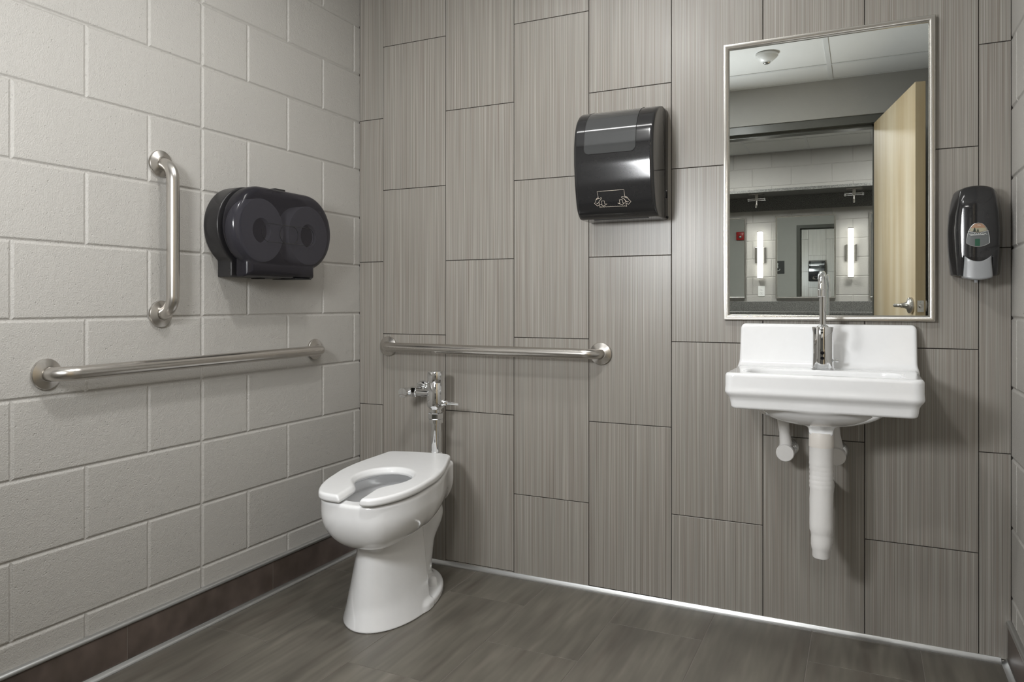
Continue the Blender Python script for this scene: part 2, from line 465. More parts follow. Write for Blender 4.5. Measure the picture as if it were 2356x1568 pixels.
def sdf_mesh(name, f, lo, hi, h, mat, parent=None):
    lo = np.array(lo, float) - 2 * h; hi = np.array(hi, float) + 2 * h
    n = np.ceil((hi - lo) / h).astype(int) + 1
    ax = [lo[i] + h * np.arange(n[i]) for i in range(3)]
    X, Y, Z = np.meshgrid(*ax, indexing='ij', sparse=True)
    V = f(X, Y, Z) + 0 * (X + Y + Z)
    S = V < 0
    nx, ny, nz = V.shape
    c = S[:-1, :-1, :-1].astype(np.int8)
    cnt = np.zeros((nx - 1, ny - 1, nz - 1), np.int8)
    for a in (0, 1):
        for b_ in (0, 1):
            for g in (0, 1):
                cnt += S[a:nx - 1 + a, b_:ny - 1 + b_, g:nz - 1 + g]
    act = (cnt > 0) & (cnt < 8)
    idx = -np.ones(act.shape, np.int64); ii = np.argwhere(act); idx[act] = np.arange(len(ii))
    acc = np.zeros((len(ii), 3)); num = np.zeros(len(ii))
    corners = [(a, b_, g) for a in (0, 1) for b_ in (0, 1) for g in (0, 1)]
    for p in corners:
        for k in range(3):
            if p[k] == 0:
                q = list(p); q[k] = 1
                v0 = V[ii[:, 0] + p[0], ii[:, 1] + p[1], ii[:, 2] + p[2]]
                v1 = V[ii[:, 0] + q[0], ii[:, 1] + q[1], ii[:, 2] + q[2]]
                m = (v0 < 0) != (v1 < 0)
                t = np.where(m, v0 / np.where(m, v0 - v1, 1), 0)
                pt = np.array(p, float)[None, :].repeat(len(ii), 0); pt[:, k] += t
                acc[m] += pt[m]; num[m] += 1
    P = lo + h * (ii + acc / num[:, None])
    def ev(Q): return f(Q[:, 0], Q[:, 1], Q[:, 2])
    e = h * 0.1
    for it in range(3):
        g = np.stack([(ev(P + d) - ev(P - d)) / (2 * e) for d in (np.eye(3) * e)], 1)
        g2 = np.maximum((g ** 2).sum(1), 0.05)
        st = (ev(P) / g2)[:, None] * g
        ln = np.sqrt((st ** 2).sum(1)); lim = np.minimum(1, 0.5 * h / np.maximum(ln, 1e-9))
        P = P - st * lim[:, None]
    faces = []
    def quads(k):
        o1, o2 = [(1, 2), (2, 0), (0, 1)][k]
        sl0 = [slice(1, -1)] * 3; sl0[k] = slice(0, -1)
        A = S[tuple(sl0)]; sl1 = list(sl0); sl1[k] = slice(1, None); B = S[tuple(sl1)]
        e_ = np.argwhere(A != B)
        if not len(e_): return
        s = A[e_[:, 0], e_[:, 1], e_[:, 2]]
        base = e_.copy(); base[:, o1] += 1; base[:, o2] += 1
        def cell(d1, d2):
            q = base.copy(); q[:, o1] -= d1; q[:, o2] -= d2
            return idx[q[:, 0], q[:, 1], q[:, 2]]
        Q = np.stack([cell(0, 0), cell(1, 0), cell(1, 1), cell(0, 1)], 1)
        Q[~s] = Q[~s][:, ::-1]
        faces.append(Q)
    for k in range(3): quads(k)
    F = np.concatenate(faces)
    a, b2, c2 = P[F[:, 0]], P[F[:, 1]], P[F[:, 2]]
    if (a * np.cross(b2, c2)).sum() < 0: F = F[:, ::-1]
    me = bpy.data.meshes.new(name)
    me.from_pydata(P.tolist(), [], F.tolist())
    me.update()
    o = link(name, me, mat, parent, True)
    return o

# ================================================================== THE SETTING
BLOCK = [(0.0078, 0.0), (0.0064, 0.0004), (0.0050, 0.0013), (0.0036, 0.0027), (0.0018, 0.0038), (0.0006, 0.0041)]
def block_rects(zbeds, s_of_n, smax, z0, z1, ctrl=None, flip_par=0):
    out = []
    for j, (za, zb) in enumerate(zip(zbeds[:-1], zbeds[1:])):
        a, c = max(za, z0), min(zb, z1)
        if c - a < 0.01: continue
        par = (j + flip_par) % 2
        cuts = sorted({s_of_n(n) for n in range(-20, 30) if n % 2 == par and 0.0 < s_of_n(n) < smax} | ({ctrl} if ctrl else set()))
        # drop joints that would leave a sliver beside the control joint
        cuts = [x for x in cuts if ctrl is None or x == ctrl or abs(x - ctrl) > 0.05]
        cuts = [-0.0085] + cuts + [smax]
        for x0, x1 in zip(cuts[:-1], cuts[1:]): 
            g0 = 0.0015 if ctrl and abs(x0 - ctrl) < 1e-6 else 0
            g1 = 0.0015 if ctrl and abs(x1 - ctrl) < 1e-6 else 0
            out.append((x0 + g0, x1 - g1, a, c))
    return out

beds = [1.2077 + 0.2032 * j for j in range(-6, 8)]          # j = -6 ...
s_n = lambda n: 1.4623 - 0.2032 * n
# left wall
bm = bmesh.new()
rs = block_rects(beds, s_n, -YD, 0.0, ZC + 0.02, 1.4623 - 3 * 0.2032, 1)
add_panels(bm, rs, lambda s, z, d: (-d, -s, z), BLOCK, flip=True)
add_box(bm, (-0.10, YO, 0), (-0.0042, 0.05, ZC + 0.05))
finish_wall('wall_left', bm, [M['cmu']], 'pale grey painted block wall with the long and the upright grab bar')
# right wall
bm = bmesh.new()
rs = block_rects(beds, lambda n: 1.50 - 0.2032 * n, -YD, 0.0, ZC + 0.02, None, 1)
add_panels(bm, rs, lambda s, z, d: (XR + d, -s, z), BLOCK)
add_box(bm, (XR + 0.0042, YO, 0), (XR + 0.10, 0.05, ZC + 0.05))
finish_wall('wall_right', bm, [M['cmu']], 'pale grey painted block wall right of the soap dispenser')

# back wall: upright 300 x 600 tiles, half bond
bm = bmesh.new()
TILE = [(0.0022, 0.0), (0.0014, 0.0006), (0.0012, 0.0026)]
rects = []
for k in range(-1, 8):
    x0 = 0.1198 + 0.3014 * k; x1 = x0 + 0.3014
    x0 = max(x0, 0.0); x1 = min(x1, XR)
    col = k + 1
    z = (1.822 if col % 2 == 0 else 2.122) - 0.0015 * col
    zs = [z + 0.6003 * i for i in range(-4, 3)]
    for za, zb in zip(zs[:-1], zs[1:]):
        a, c = max(za, 0.0), min(zb, ZC + 0.02)
        if c > a: rects.append((x0, x1, a, c))
add_panels(bm, rects, lambda x, z, d: (x, d, z), TILE)
nf = len(bm.faces)
add_box(bm, (-0.003, 0.0026, 0), (XR + 0.003, 0.12, ZC + 0.05))
bm.faces.ensure_lookup_table()
for f in bm.faces[nf:]: f.material_index = 1
finish_wall('wall_back', bm, [M['tile'], M['grout_dark']], 'back wall of upright streaked grey-brown tiles with dark joints')

# floor (toilet room and, through the doorway, the outer room)
bm = bmesh.new()
FT = [(0.0016, 0.0), (0.0011, 0.0004), (0.0010, 0.0009)]
rects = []
for k in range(-7, 14):
    x0 = 0.27 - 0.3014 + 0.3014 * k; x1 = x0 + 0.3014
    off = -0.24 if k % 2 == 0 else -0.54
    for i in range(-1, 12):
        v1 = off - 0.601 * (i - 1); v0 = v1 - 0.601
        lo = YF if True else YD
        v0c, v1c = max(v0, YF), min(v1, 0.0)
        if v1c <= v0c: continue
        if v1c > YD:                      # inside the room: clip to its walls
            a, c = max(x0, 0.0), min(x1, XR)
        else: a, c = max(x0, -1.6), min(x1, 3.6)
        if c > a: rects.append((a, c, v0c, v1c))
add_panels(bm, rects, lambda x, y, d: (x, y, -d), FT)
nf = len(bm.faces)
add_box(bm, (-1.7, YF - 0.1, -0.1), (3.7, 0.1, -0.0009))
bm.faces.ensure_lookup_table()
for f in bm.faces[nf:]: f.material_index = 1
finish_wall('floor', bm, [M['floor'], M['grout_floor']], 'dark taupe plank-streaked floor tiles with thin light joints')

# tile base, metal caps and cove strips
def baseboard(side, x, sgn, y0, y1, label):
    bm = bmesh.new(); rs = []
    cuts = [0.0, 0.536, 1.136, 1.737, -y1]
    for a, c in zip(cuts[:-1], cuts[1:]): rs.append((a, c, 0.0, 0.113))
    add_panels(bm, rs, lambda s, z, d: (x + sgn * (0.010 - d), -s, z), FT, flip=(sgn > 0))
    nf = len(bm.faces)
    add_box(bm, (min(x, x + sgn * 0.0091), y1, 0.0), (max(x, x + sgn * 0.0091), 0.0, 0.113))
    bm.faces.ensure_lookup_table()
    for f in bm.faces[nf:]: f.material_index = 1
    o = finish_wall('baseboard_' + side, bm, [M['base'], M['grout_floor']], label)
    # rounded metal cap on the tile edge
    bm = bmesh.new()
    prof = [(0.0, 0.1131), (0.0105, 0.1131), (0.0135, 0.1150), (0.0140, 0.1185), (0.0120, 0.1225), (0.0080, 0.1255), (0.0, 0.1268)]
    add_prism(bm, prof, lambda a, z: (x + sgn * a, -0.0005, z), lambda a, z: (x + sgn * a, y1, z))
    from_bm('cap_trim', bm, M['alu'], o, auto=50)
    return o
bl = baseboard('left', 0.0, 1, 0, YD, 'dark brown tile base along the foot of the block wall by the toilet')
br = baseboard('right', XR, -1, 0, YD, 'dark tile base at the foot of the right wall')
cove = [(0.0, 0.0), (0.0155, 0.0), (0.0155, 0.0022), (0.0115, 0.0040), (0.0080, 0.0070), (0.0050, 0.0110), (0.0030, 0.0150), (0.0, 0.0150)]
bm = bmesh.new()
add_prism(bm, cove, lambda a, z: (0.0258, -a - 0.0001, z), lambda a, z: (XR - 0.0258, -a - 0.0001, z))
o = from_bm('trim_1', bm, M['alu'], auto=60); tag(o, 'bright metal cove strip along the foot of the tiled wall', kind='structure')
bm = bmesh.new()
add_prism(bm, cove, lambda a, z: (0.0102 + a, -0.0001, z), lambda a, z: (0.0102 + a, YD, z))
o = from_bm('trim_2', bm, M['alu'], auto=60); tag(o, 'metal cove strip along the foot of the left tile base', kind='structure')
bm = bmesh.new()
add_prism(bm, cove, lambda a, z: (XR - 0.0102 - a, -0.0001, z), lambda a, z: (XR - 0.0102 - a, YD, z))
o = from_bm('trim_3', bm, M['alu'], auto=60); tag(o, 'metal cove strip along the foot of the right tile base', kind='structure')

# door wall with its opening
bm = bmesh.new()
ol = [(-1.7, 0), (OX0 - 0.05, 0), (OX0 - 0.05, 2.184), (OX1 + 0.05, 2.184), (OX1 + 0.05, 0), (3.7, 0), (3.7, ZC + 0.35), (-1.7, ZC + 0.35)]
add_prism(bm, ol, lambda x, z: (x, YO, z), lambda x, z: (x, YD, z))
bmesh.ops.recalc_face_normals(bm, faces=bm.faces[:])
finish_wall('wall_front', bm, [M['wall_paint']], 'painted wall around the doorway, seen in the framed mirror')
# pressed metal door frame
bm = bmesh.new()
def jamb(x_out, x_in, z1):
    s = 1 if x_in > x_out else -1
    prof = [(x_out, YD - 0.012), (x_in, YD - 0.012), (x_in, YD - 0.062), (x_in + s * 0.016, YD - 0.062), (x_in + s * 0.016, YO + 0.062), (x_in, YO + 0.062), (x_in, YO - 0.006), (x_out, YO - 0.006)]
    add_prism(bm, prof, lambda a, c: (a, c, 0.0), lambda a, c: (a, c, z1))
jamb(OX0 - 0.05, OX0, 2.184); jamb(OX1 + 0.05, OX1, 2.184)
prof = [(2.1839, YD - 0.012), (2.134, YD - 0.012), (2.134, YD - 0.062), (2.118, YD - 0.062), (2.118, YO + 0.062), (2.134, YO + 0.062), (2.134, YO - 0.006), (2.1839, YO - 0.006)]
add_prism(bm, prof, lambda z, c: (OX0, c, z), lambda z, c: (OX1, c, z))
o = from_bm('trim_4', bm, M['door_frame']); tag(o, 'dark grey metal door frame reflected in the mirror', kind='structure')

# door leaf, open into the room
hx, hy = 1.984, YD + 0.002
ang = math.atan2(2.150 - 1.982, 0.845)
door = bpy.data.objects.new('door_1', None); COL.objects.link(door)
door.location = (hx, hy, 0); door.rotation_euler = (0, 0, -ang)
tag(door, 'pale maple door standing open, reflected in the mirror', kind='structure')
DW = 0.868
bm = bmesh.new(); add_box(bm, (0.0, 0.0, 0.012), (0.045, DW, 2.126), bev=0.0012, seg=1)
from_bm('door_leaf', bm, M['wood'], door)
bm = bmesh.new(); add_box(bm, (0.008, DW - 0.0005, 1.004), (0.037, DW + 0.0018, 1.061), bev=0.0006, seg=1)
lp = from_bm('latch_plate', bm, M['steel'], door)
bm = bmesh.new(); add_cyl(bm, (0.0225, DW + 0.001, 1.0325), (0.0225, DW + 0.010, 1.0325), 0.0095, 0.007, 24, 0.001)
from_bm('latch_bolt', bm, M['steel'], lp)
bm = bmesh.new()
for z in (1.011, 1.054): add_cyl(bm, (0.0225, DW + 0.0015, z), (0.0225, DW + 0.0024, z), 0.003, seg=14)
from_bm('screw', bm, M['alu'], lp)
for sgn, xf in ((-1, 0.0), (1, 0.045)):
    cy, cz = DW - 0.062, 1.037
    bm = bmesh.new()
    add_lathe(bm, [(0, 0), (0.040, 0), (0.040, 0.012), (0.037, 0.016), (0.020, 0.022), (0.0135, 0.034), (0.0125, 0.048), (0, 0.048)], (xf, cy, cz), (sgn, 0, 0), 40)
    hd = from_bm('door_handle', bm, M['steel'], door, auto=40)
    bm = bmesh.new()
    pts = [(xf + sgn * 0.034, cy, cz), (xf + sgn * 0.052, cy, cz), (xf + sgn * 0.052, cy - 0.03, cz), (xf + sgn * 0.050, cy - 0.105, cz), (xf + sgn * 0.030, cy - 0.118, cz)]
    pts = fillet(pts, 0.010, 6)
    add_tube(bm, pts, 0.0100, 18)
    from_bm('lever', bm, M['steel'], hd, auto=50)
bm = bmesh.new()
for z in (0.22, 1.06, 1.90): add_cyl(bm, (0.050, -0.002, z), (0.050, -0.002, z + 0.11), 0.006, seg=16)
from_bm('hinge', bm, M['steel'], door)

# ceilings
def ceiling(x0, x1, y0, y1, z, xs, ys, label):
    bm = bmesh.new(); add_box(bm, (x0, y0, z), (x1, y1, z + 0.03))
    o = finish_wall('ceiling', bm, [M['ceil']], label)
    bm = bmesh.new()
    for x in xs: add_box(bm, (x - 0.012, y0, z - 0.004), (x + 0.012, y1, z - 0.0002))
    for y in ys: add_box(bm, (x0, y - 0.012, z - 0.0035), (x1, y + 0.012, z - 0.0002))
    for a, c in (((x0, y0), (x1, y0 + 0.02)), ((x0, y1 - 0.02), (x1, y1)), ((x0, y0), (x0 + 0.02, y1)), ((x1 - 0.02, y0), (x1, y1))):
        add_box(bm, (a[0], a[1], z - 0.003), (c[0], c[1], z - 0.0001))
    from_bm('ceiling_grid', bm, M['tbar'], o)
    return o
ceiling(0, XR, YD, 0, ZC, (0.53, 1.14, 1.75), (-0.90, -1.51, -2.12), 'white lay-in ceiling tiles with the smoke detector, reflected in the mirror')
ceiling(-1.6, 3.6, YF, YO, ZC2, (-0.43, 0.18, 0.79, 1.40, 2.01, 2.62), (-5.69, -5.08, -4.47, -3.86, -3.25), 'white tiled ceiling of the outer room beyond the doorway')

# outer room walls
bm = bmesh.new()
fb = [1.137 + 0.2032 * j for j in range(-6, 10)]
rs = block_rects(fb, lambda n: 0.81 + 1.6 + 0.2045 * n, 5.2, 0, ZC2 + 0.02, None, 0)
add_panels(bm, rs, lambda s, z, d: (s - 1.6, YF - d, z), BLOCK, flip=True)
add_box(bm, (-1.7, YF - 0.1, 0), (3.7, YF - 0.0042, ZC2 + 0.05))
finish_wall('wall_far', bm, [M['cmu']], 'cream block wall of the outer room behind the vanity mirrors')
bm = bmesh.new(); add_box(bm, (-1.7, YF, 0), (-1.6, YO, ZC2 + 0.05)); finish_wall('wall_outer_left', bm, [M['cmu']])
bm = bmesh.new(); add_box(bm, (3.6, YF, 0), (3.7, YO, ZC2 + 0.05)); finish_wall('wall_outer_right', bm, [M['cmu']])

# ================================================================== LIGHT FIXTURES
t = thing('recessed_downlight', 'round recessed downlight in the toilet room ceiling', 'ceiling light', (1.06, -1.36, ZC))
bm = bmesh.new(); add_lathe(bm, [(0.088, 0.0), (0.110, 0.0), (0.112, -0.004), (0.106, -0.008), (0.088, -0.006), (0.088, 0.0)], (0, 0, -0.004), (0, 0, 1), 48)
from_bm('trim_ring', bm, M['white_plastic'], t, auto=40)
bm = bmesh.new(); add_cyl(bm, (0, 0, -0.006), (0, 0, -0.002), 0.087, seg=48)
from_bm('lens', bm, M['key'], t)
def ceil_panel(x, y, z, hx_, hy_, mat, label, name, group=None):
    t = thing(name, label, 'ceiling light', (x, y, z), group)
    bm = bmesh.new(); w = 0.018
    for a, c in (((-hx_, -hy_), (hx_, -hy_ + w)), ((-hx_, hy_ - w), (hx_, hy_)), ((-hx_, -hy_ + w), (-hx_ + w, hy_ - w)), ((hx_ - w, -hy_ + w), (hx_, hy_ - w))):
        add_box(bm, (a[0], a[1], -0.012), (c[0], c[1], -0.0045))
    from_bm('frame', bm, M['white_plastic'], t)
    bm = bmesh.new(); add_box(bm, (-hx_ + w, -hy_ + w, -0.009), (hx_ - w, hy_ - w, -0.0045)); from_bm('lens', bm, mat, t)
ceil_panel(1.15, -0.72, ZC, 0.58, 0.065, M['strip'], 'long narrow ceiling light across the toilet room', 'ceiling_light')
ceil_panel(0.48, -5.07, ZC2, 0.29, 0.29, M['hall'], 'square ceiling panel light over the left half of the outer room', 'ceiling_light')
ceil_panel(2.32, -5.07, ZC2, 0.29, 0.29, M['hall'], 'square ceiling panel light over the right half of the outer room', 'ceiling_light')
t = thing('smoke_detector', 'round white smoke detector on the ceiling, reflected in the mirror', 'smoke detector', (1.45, -1.77, ZC))
bm = bmesh.new(); add_lathe(bm, [(0, -0.002), (0.058, -0.002), (0.060, -0.014), (0.056, -0.020), (0.030, -0.044), (0.024, -0.046), (0, -0.046)], (0, 0, 0), (0, 0, 1), 40)
from_bm('housing', bm, M['white_plastic'], t, auto=40)
bm = bmesh.new(); add_lathe(bm, [(0, -0.046), (0.022, -0.046), (0.018, -0.053), (0.008, -0.058), (0, -0.058)], (0, 0, 0), (0, 0, 1), 28)
from_bm('sensor_dome', bm, M['chrome'], t, smooth=True)

# ================================================================== FRAMED MIRRORS
def framed_mirror(label, x0, x1, z0, z1, y, out, tilt=0.0, w=0.018, group=None):
    """y: wall plane, out: +1/-1 direction of the room along y"""
    t = thing('framed_mirror', label, 'mirror', ((x0 + x1) / 2, y, z0), group)
    cx = (x0 + x1) / 2; hw = (x1 - x0) / 2; H = z1 - z0
    t.rotation_euler = (tilt, 0, 0)
    prof = [(0, 0.001), (0, 0.0185), (0.0012, 0.0205), (0.0040, 0.0208), (0.0120, 0.0188), (0.0150, 0.0172), (w - 0.001, 0.0140), (w, 0.0125), (w, 0.004)]
    if tilt: prof = [(a, d + 0.0) for a, d in prof]
    bm = bmesh.new(); rings = []
    for a, d in prof:
        rings.append([bm.verts.new((sx * (hw - a), out * d, a if sz < 0 else H - a)) for sx, sz in ((-1, -1), (1, -1), (1, 1), (-1, 1))])
    for a, c in zip(rings, rings[1:] + rings[:1]):
        for i in range(4):
            j = (i + 1) % 4; bm.faces.new((a[i], a[j], c[j], c[i]))
    from_bm('frame', bm, M['frame_steel'], t, auto=30)
    bm = bmesh.new(); add_box(bm, (-hw + w * 0.6, min(out * 0.003, out * 0.0085), w * 0.6), (hw - w * 0.6, max(out * 0.003, out * 0.0085), H - w * 0.6))
    from_bm('mirror_glass', bm, M['mirror'], t)
    return t
framed_mirror('large framed mirror over the sink, reflecting the open wooden door', 1.504, 2.118, 0.992, 1.912, 0.0, -1)
TL = math.radians(-0.55)
framed_mirror('centre vanity mirror of the outer room, between the two light tubes', 1.058, 1.668, 1.103, 2.013, YF + 0.010, 1, TL)
framed_mirror('left vanity mirror of the outer room with the red alarm reflected in it', 0.134, 0.744, 1.103, 2.013, YF + 0.010, 1, TL)
framed_mirror('right vanity mirror of the outer room, half hidden by the door', 1.986, 2.596, 1.103, 2.013, YF + 0.010, 1, TL)

# ================================================================== OUTER ROOM FITTINGS
def sconce(x, label):
    t = thing('wall_light', label, 'wall light', (x, YF, 1.587))
    bm = bmesh.new(); add_box(bm, (-0.058, 0.0005, -0.09), (0.058, 0.022, 0.09), bev=0.004); from_bm('back_plate', bm, M['frame_steel'], t)
    bm = bmesh.new(); add_box(bm, (-0.028, 0.030, -0.258), (0.028, 0.075, 0.258), bev=0.010, seg=3); from_bm('light_tube', bm, M['sconce'], t)
    for z in (-0.266, 0.258):
        bm = bmesh.new(); add_box(bm, (-0.029, 0.029, z), (0.029, 0.076, z + 0.008), bev=0.002); from_bm('end_cap', bm, M['frame_steel'], t)
    bm = bmesh.new(); add_box(bm, (-0.02, 0.020, -0.03), (0.02, 0.032, 0.03)); from_bm('bracket', bm, M['frame_steel'], t)
sconce(0.898, 'lit white tube wall light left of the centre vanity mirror')
sconce(1.814, 'lit white tube wall light right of the centre vanity mirror')

t = thing('power_outlet', 'white double power outlet below the left light tube', 'outlet', (0.907, YF, 1.184))
bm = bmesh.new(); add_box(bm, (-0.036, 0.0005, -0.058), (0.036, 0.006, 0.058), bev=0.003); from_bm('cover_plate', bm, M['white_plastic'], t)
for z in (-0.020, 0.020):
    bm = bmesh.new(); add_box(bm, (-0.017, 0.005, z - 0.014), (0.017, 0.008, z + 0.014), bev=0.002)
    so = from_bm('socket', bm, M['white_plastic'], t)
    bm = bmesh.new()
    for sx in (-0.0065, 0.0065): add_box(bm, (sx - 0.0012, 0.0075, z - 0.002), (sx + 0.0012, 0.0084, z + 0.008))
    add_cyl(bm, (0, 0.0075, z - 0.008), (0, 0.0084, z - 0.008), 0.0026, seg=12); from_bm('slot', bm, M['black_dull'], so)

t = thing('stone_shelf', 'speckled grey stone shelf high above the vanity mirrors', 'shelf', (0, YF, 2.235))
bm = bmesh.new(); add_box(bm, (-1.598, 0.0005, 0.0), (3.598, 0.42, 0.032), bev=0.003); from_bm('shelf_board', bm, M['stone'], t)
bm = bmesh.new(); add_box(bm, (-1.598, 0.0005, -0.155), (3.598, 0.030, -0.0002), bev=0.002); from_bm('apron', bm, M['stone'], t)
def double_hook(x, label):
    t = thing('robe_hook', label, 'hook', (x, YF + 0.28, 2.235)); t.scale = (1.25, 1.25, 1.1)
    bm = bmesh.new(); add_box(bm, (-0.062, -0.045, -0.006), (0.062, 0.045, -0.0002), bev=0.003); from_bm('mounting_plate', bm, M['steel'], t)
    bm = bmesh.new(); add_box(bm, (-0.014, -0.014, -0.060), (0.014, 0.014, -0.006), bev=0.003); from_bm('post', bm, M['steel'], t)
    for dy, dz in ((0.010, -0.046), (-0.012, -0.058)):
        bm = bmesh.new()
        add_cyl(bm, (-0.068, dy, dz), (0.068, dy, dz), 0.0042, seg=14)
        for sx in (-1, 1): add_lathe(bm, [(0, -0.006), (0.008, -0.006), (0.0095, 0), (0.008, 0.006), (0, 0.006)], (sx * 0.068, dy, dz), (1, 0, 0), 18)
        from_bm('cross_rod', bm, M['chrome'], t, auto=50)
    bm = bmesh.new(); add_tube(bm, fillet([(0, 0, -0.055), (0, 0.0, -0.120), (0, 0.045, -0.135), (0, 0.055, -0.105)], 0.014, 5), 0.008, 14); from_bm('hook_arm', bm, M['steel'], t, auto=50)
double_hook(0.888, 'chrome double hook under the stone shelf, over the left light tube')
double_hook(1.846, 'chrome double hook under the stone shelf, over the right light tube')

t = thing('vanity_counter', 'speckled grey stone vanity counter with upstand below the mirrors', 'counter', (0, YF, 0))
bm = bmesh.new(); add_box(bm, (-1.598, 0.0005, 0.93), (3.598, 0.56, 0.96), bev=0.004); from_bm('worktop', bm, M['stone'], t)
bm = bmesh.new(); add_box(bm, (-1.598, 0.0005, 0.9602), (3.598, 0.022, 1.069), bev=0.002); from_bm('upstand', bm, M['stone'], t)
bm = bmesh.new(); add_box(bm, (-1.598, 0.0005, 0.001), (3.598, 0.50, 0.9298)); from_bm('cabinet', bm, M['stone'], t)

t = thing('restroom_sign', 'dark restroom sign with white symbol beside the doorway, seen in the centre mirror', 'sign', (0.735, YO, 1.54))
bm = bmesh.new(); add_box(bm, (-0.10, -0.006, -0.10), (0.10, -0.0005, 0.10), bev=0.002); from_bm('panel', bm, M['sign'], t)
bm = bmesh.new()
add_cyl(bm, (0.0, -0.0085, 0.052), (0.0, -0.006, 0.052), 0.011, seg=20)
add_tube(bm, fillet([(0.0, -0.007, 0.034), (0.005, -0.007, -0.004), (-0.034, -0.007, -0.008), (-0.050, -0.007, -0.046)], 0.006, 4), 0.005, 10)
add_tube(bm, [(0.03 * math.cos(a) + 0.004, -0.007, -0.024 + 0.03 * math.sin(a)) for a in [math.radians(130 + 12 * i) for i in range(20)]], 0.0038, 10)
from_bm('symbol', bm, M['white_plastic'], t)
t = thing('fire_alarm', 'red fire alarm strobe seen in the left vanity mirror', 'fire alarm', (0.18, YO, 2.05))
bm = bmesh.new(); add_box(bm, (-0.060, -0.045, -0.066), (0.060, -0.0005, 0.066), bev=0.010, seg=3); from_bm('housing', bm, M['red'], t, auto=40)
bm = bmesh.new(); add_lathe(bm, [(0, 0), (0.026, 0), (0.024, 0.010), (0.012, 0.018), (0, 0.020)], (0, -0.044, -0.016), (0, -1, 0), 28); from_bm('strobe_lens', bm, M['alu'], t, smooth=True)

# ================================================================== GRAB BARS
def grab_bar(label, p0, p1, normal, group=None, standoff=0.0575, r=0.0190, bend=0.058):
    """p0, p1: flange centres on the wall; normal: out of the wall"""
    n = Vector(normal); p0 = Vector(p0); p1 = Vector(p1)
    t = thing('grab_bar', label, 'grab bar', p0, group)
    d = p1 - p0
    pts = fillet([n * 0.0022, n * standoff, d + n * standoff, d + n * 0.0022], standoff * 0.93, 14)
    bm = bmesh.new(); add_tube(bm, pts, r, 28); from_bm('bar', bm, M['steel'], t, auto=50)
    for o_ in (Vector((0, 0, 0)), d):
        bm = bmesh.new()
        add_lathe(bm, [(0.0, 0.0005), (0.0400, 0.0005), (0.0408, 0.003), (0.0408, 0.0075), (0.0395, 0.0095), (0.0240, 0.0155), (0.0205, 0.0165), (0.0200, 0.0150), (0.0, 0.0150)], o_, n, 56)
        from_bm('flange', bm, M['steel'], t, auto=24)
    return t
grab_bar('long horizontal stainless grab bar on the painted block wall', (0, -1.375, 0.862), (0, -0.298, 0.868), (1, 0, 0))
grab_bar('short upright stainless grab bar on the block wall, left of the paper dispenser', (0, -1.017, 1.472), (0, -1.017, 1.015), (1, 0, 0))
grab_bar('horizontal stainless grab bar on the tiled wall above the flush valve', (0.150, 0, 0.869), (1.071, 0, 0.865), (0, -1, 0))

# ================================================================== TOILET PAPER DISPENSER
PC = -0.600
t = thing('toilet_paper_dispenser', 'smoky black double roll toilet paper dispenser on the block wall', 'paper dispenser', (0, PC, 1.135))
def tp2(a, z):
    st = s_cap(a, z * 0, z, (-0.112, 0, 1.302 - 1.135), (0.112, 0, 1.302 - 1.135), 0.136)
    chin = s_box2(a, z, -0.018, 0.030, 0.170, 0.0305, 0.002)
    return smin(st, chin, 0.006)
# local x = out of the wall, y = along the wall
o = sdf_mesh('back_box', lambda x, y, z: extr(tp2(y, z), x - 0.0315, 0.031, 0.003), (0, -0.26, -0.01), (0.065, 0.26, 0.31), 0.0035, M['black_satin'], t)
def cover(x, y, z):
    f = extr(tp2(y, z) + 0.0005, x - 0.0655 - 0.0355, 0.0355, 0.028)
    return f
o = sdf_mesh('cover', lambda x, y, z: np.minimum(cover(x, y, z), 1), (0.065, -0.26, -0.01), (0.14, 0.26, 0.31), 0.0032, M['smoke_paper'], t)
bm = bmesh.new(); add_box(bm, (0.062, -0.26 + 0.02, 0.004), (0.0655, 0.24, 0.28)); bm.free()
bm = bmesh.new(); add_box(bm, (0.058, -0.020, 0.3000), (0.098, 0.030, 0.3115), bev=0.002); from_bm('lock_tab', bm, M['black_satin'], t)
bm = bmesh.new()
def slot_line(a, w, h):
    pts = []
    for i in range(33):
        th = PI / 2 + PI * i / 32; pts.append((0.1372, a - w + h * math.cos(th), 0.150 + h * math.sin(th)))
    for i in range(33):
        th = -PI / 2 + PI * i / 32; pts.append((0.1372, a + w + h * math.cos(th), 0.150 + h * math.sin(th)))
    pts.append(pts[0]); return pts
add_tube(bm, slot_line(0.005, 0.100, 0.031), 0.0008, 8)
from_bm('moulded_slot', bm, M['black'], t)
bm = bmesh.new(); add_tube(bm, slot_line(0.005, 0.016, 0.030), 0.0010, 8); from_bm('roll_gate', bm, M['black'], t)
for lo_, hi_ in (((0.020, -0.055, -0.0035), (0.060, -0.030, 0.001)), ((0.020, 0.050, -0.0025), (0.125, 0.135, 0.001))):
    bm = bmesh.new(); add_box(bm, lo_, hi_); from_bm('tear_bar', bm, M['black_dull'], t)
bm = bmesh.new(); add_cyl(bm, (0.055, -0.1895, 0.022), (0.055, -0.1865, 0.022), 0.004, seg=16); from_bm('rivet', bm, M['black'], t)
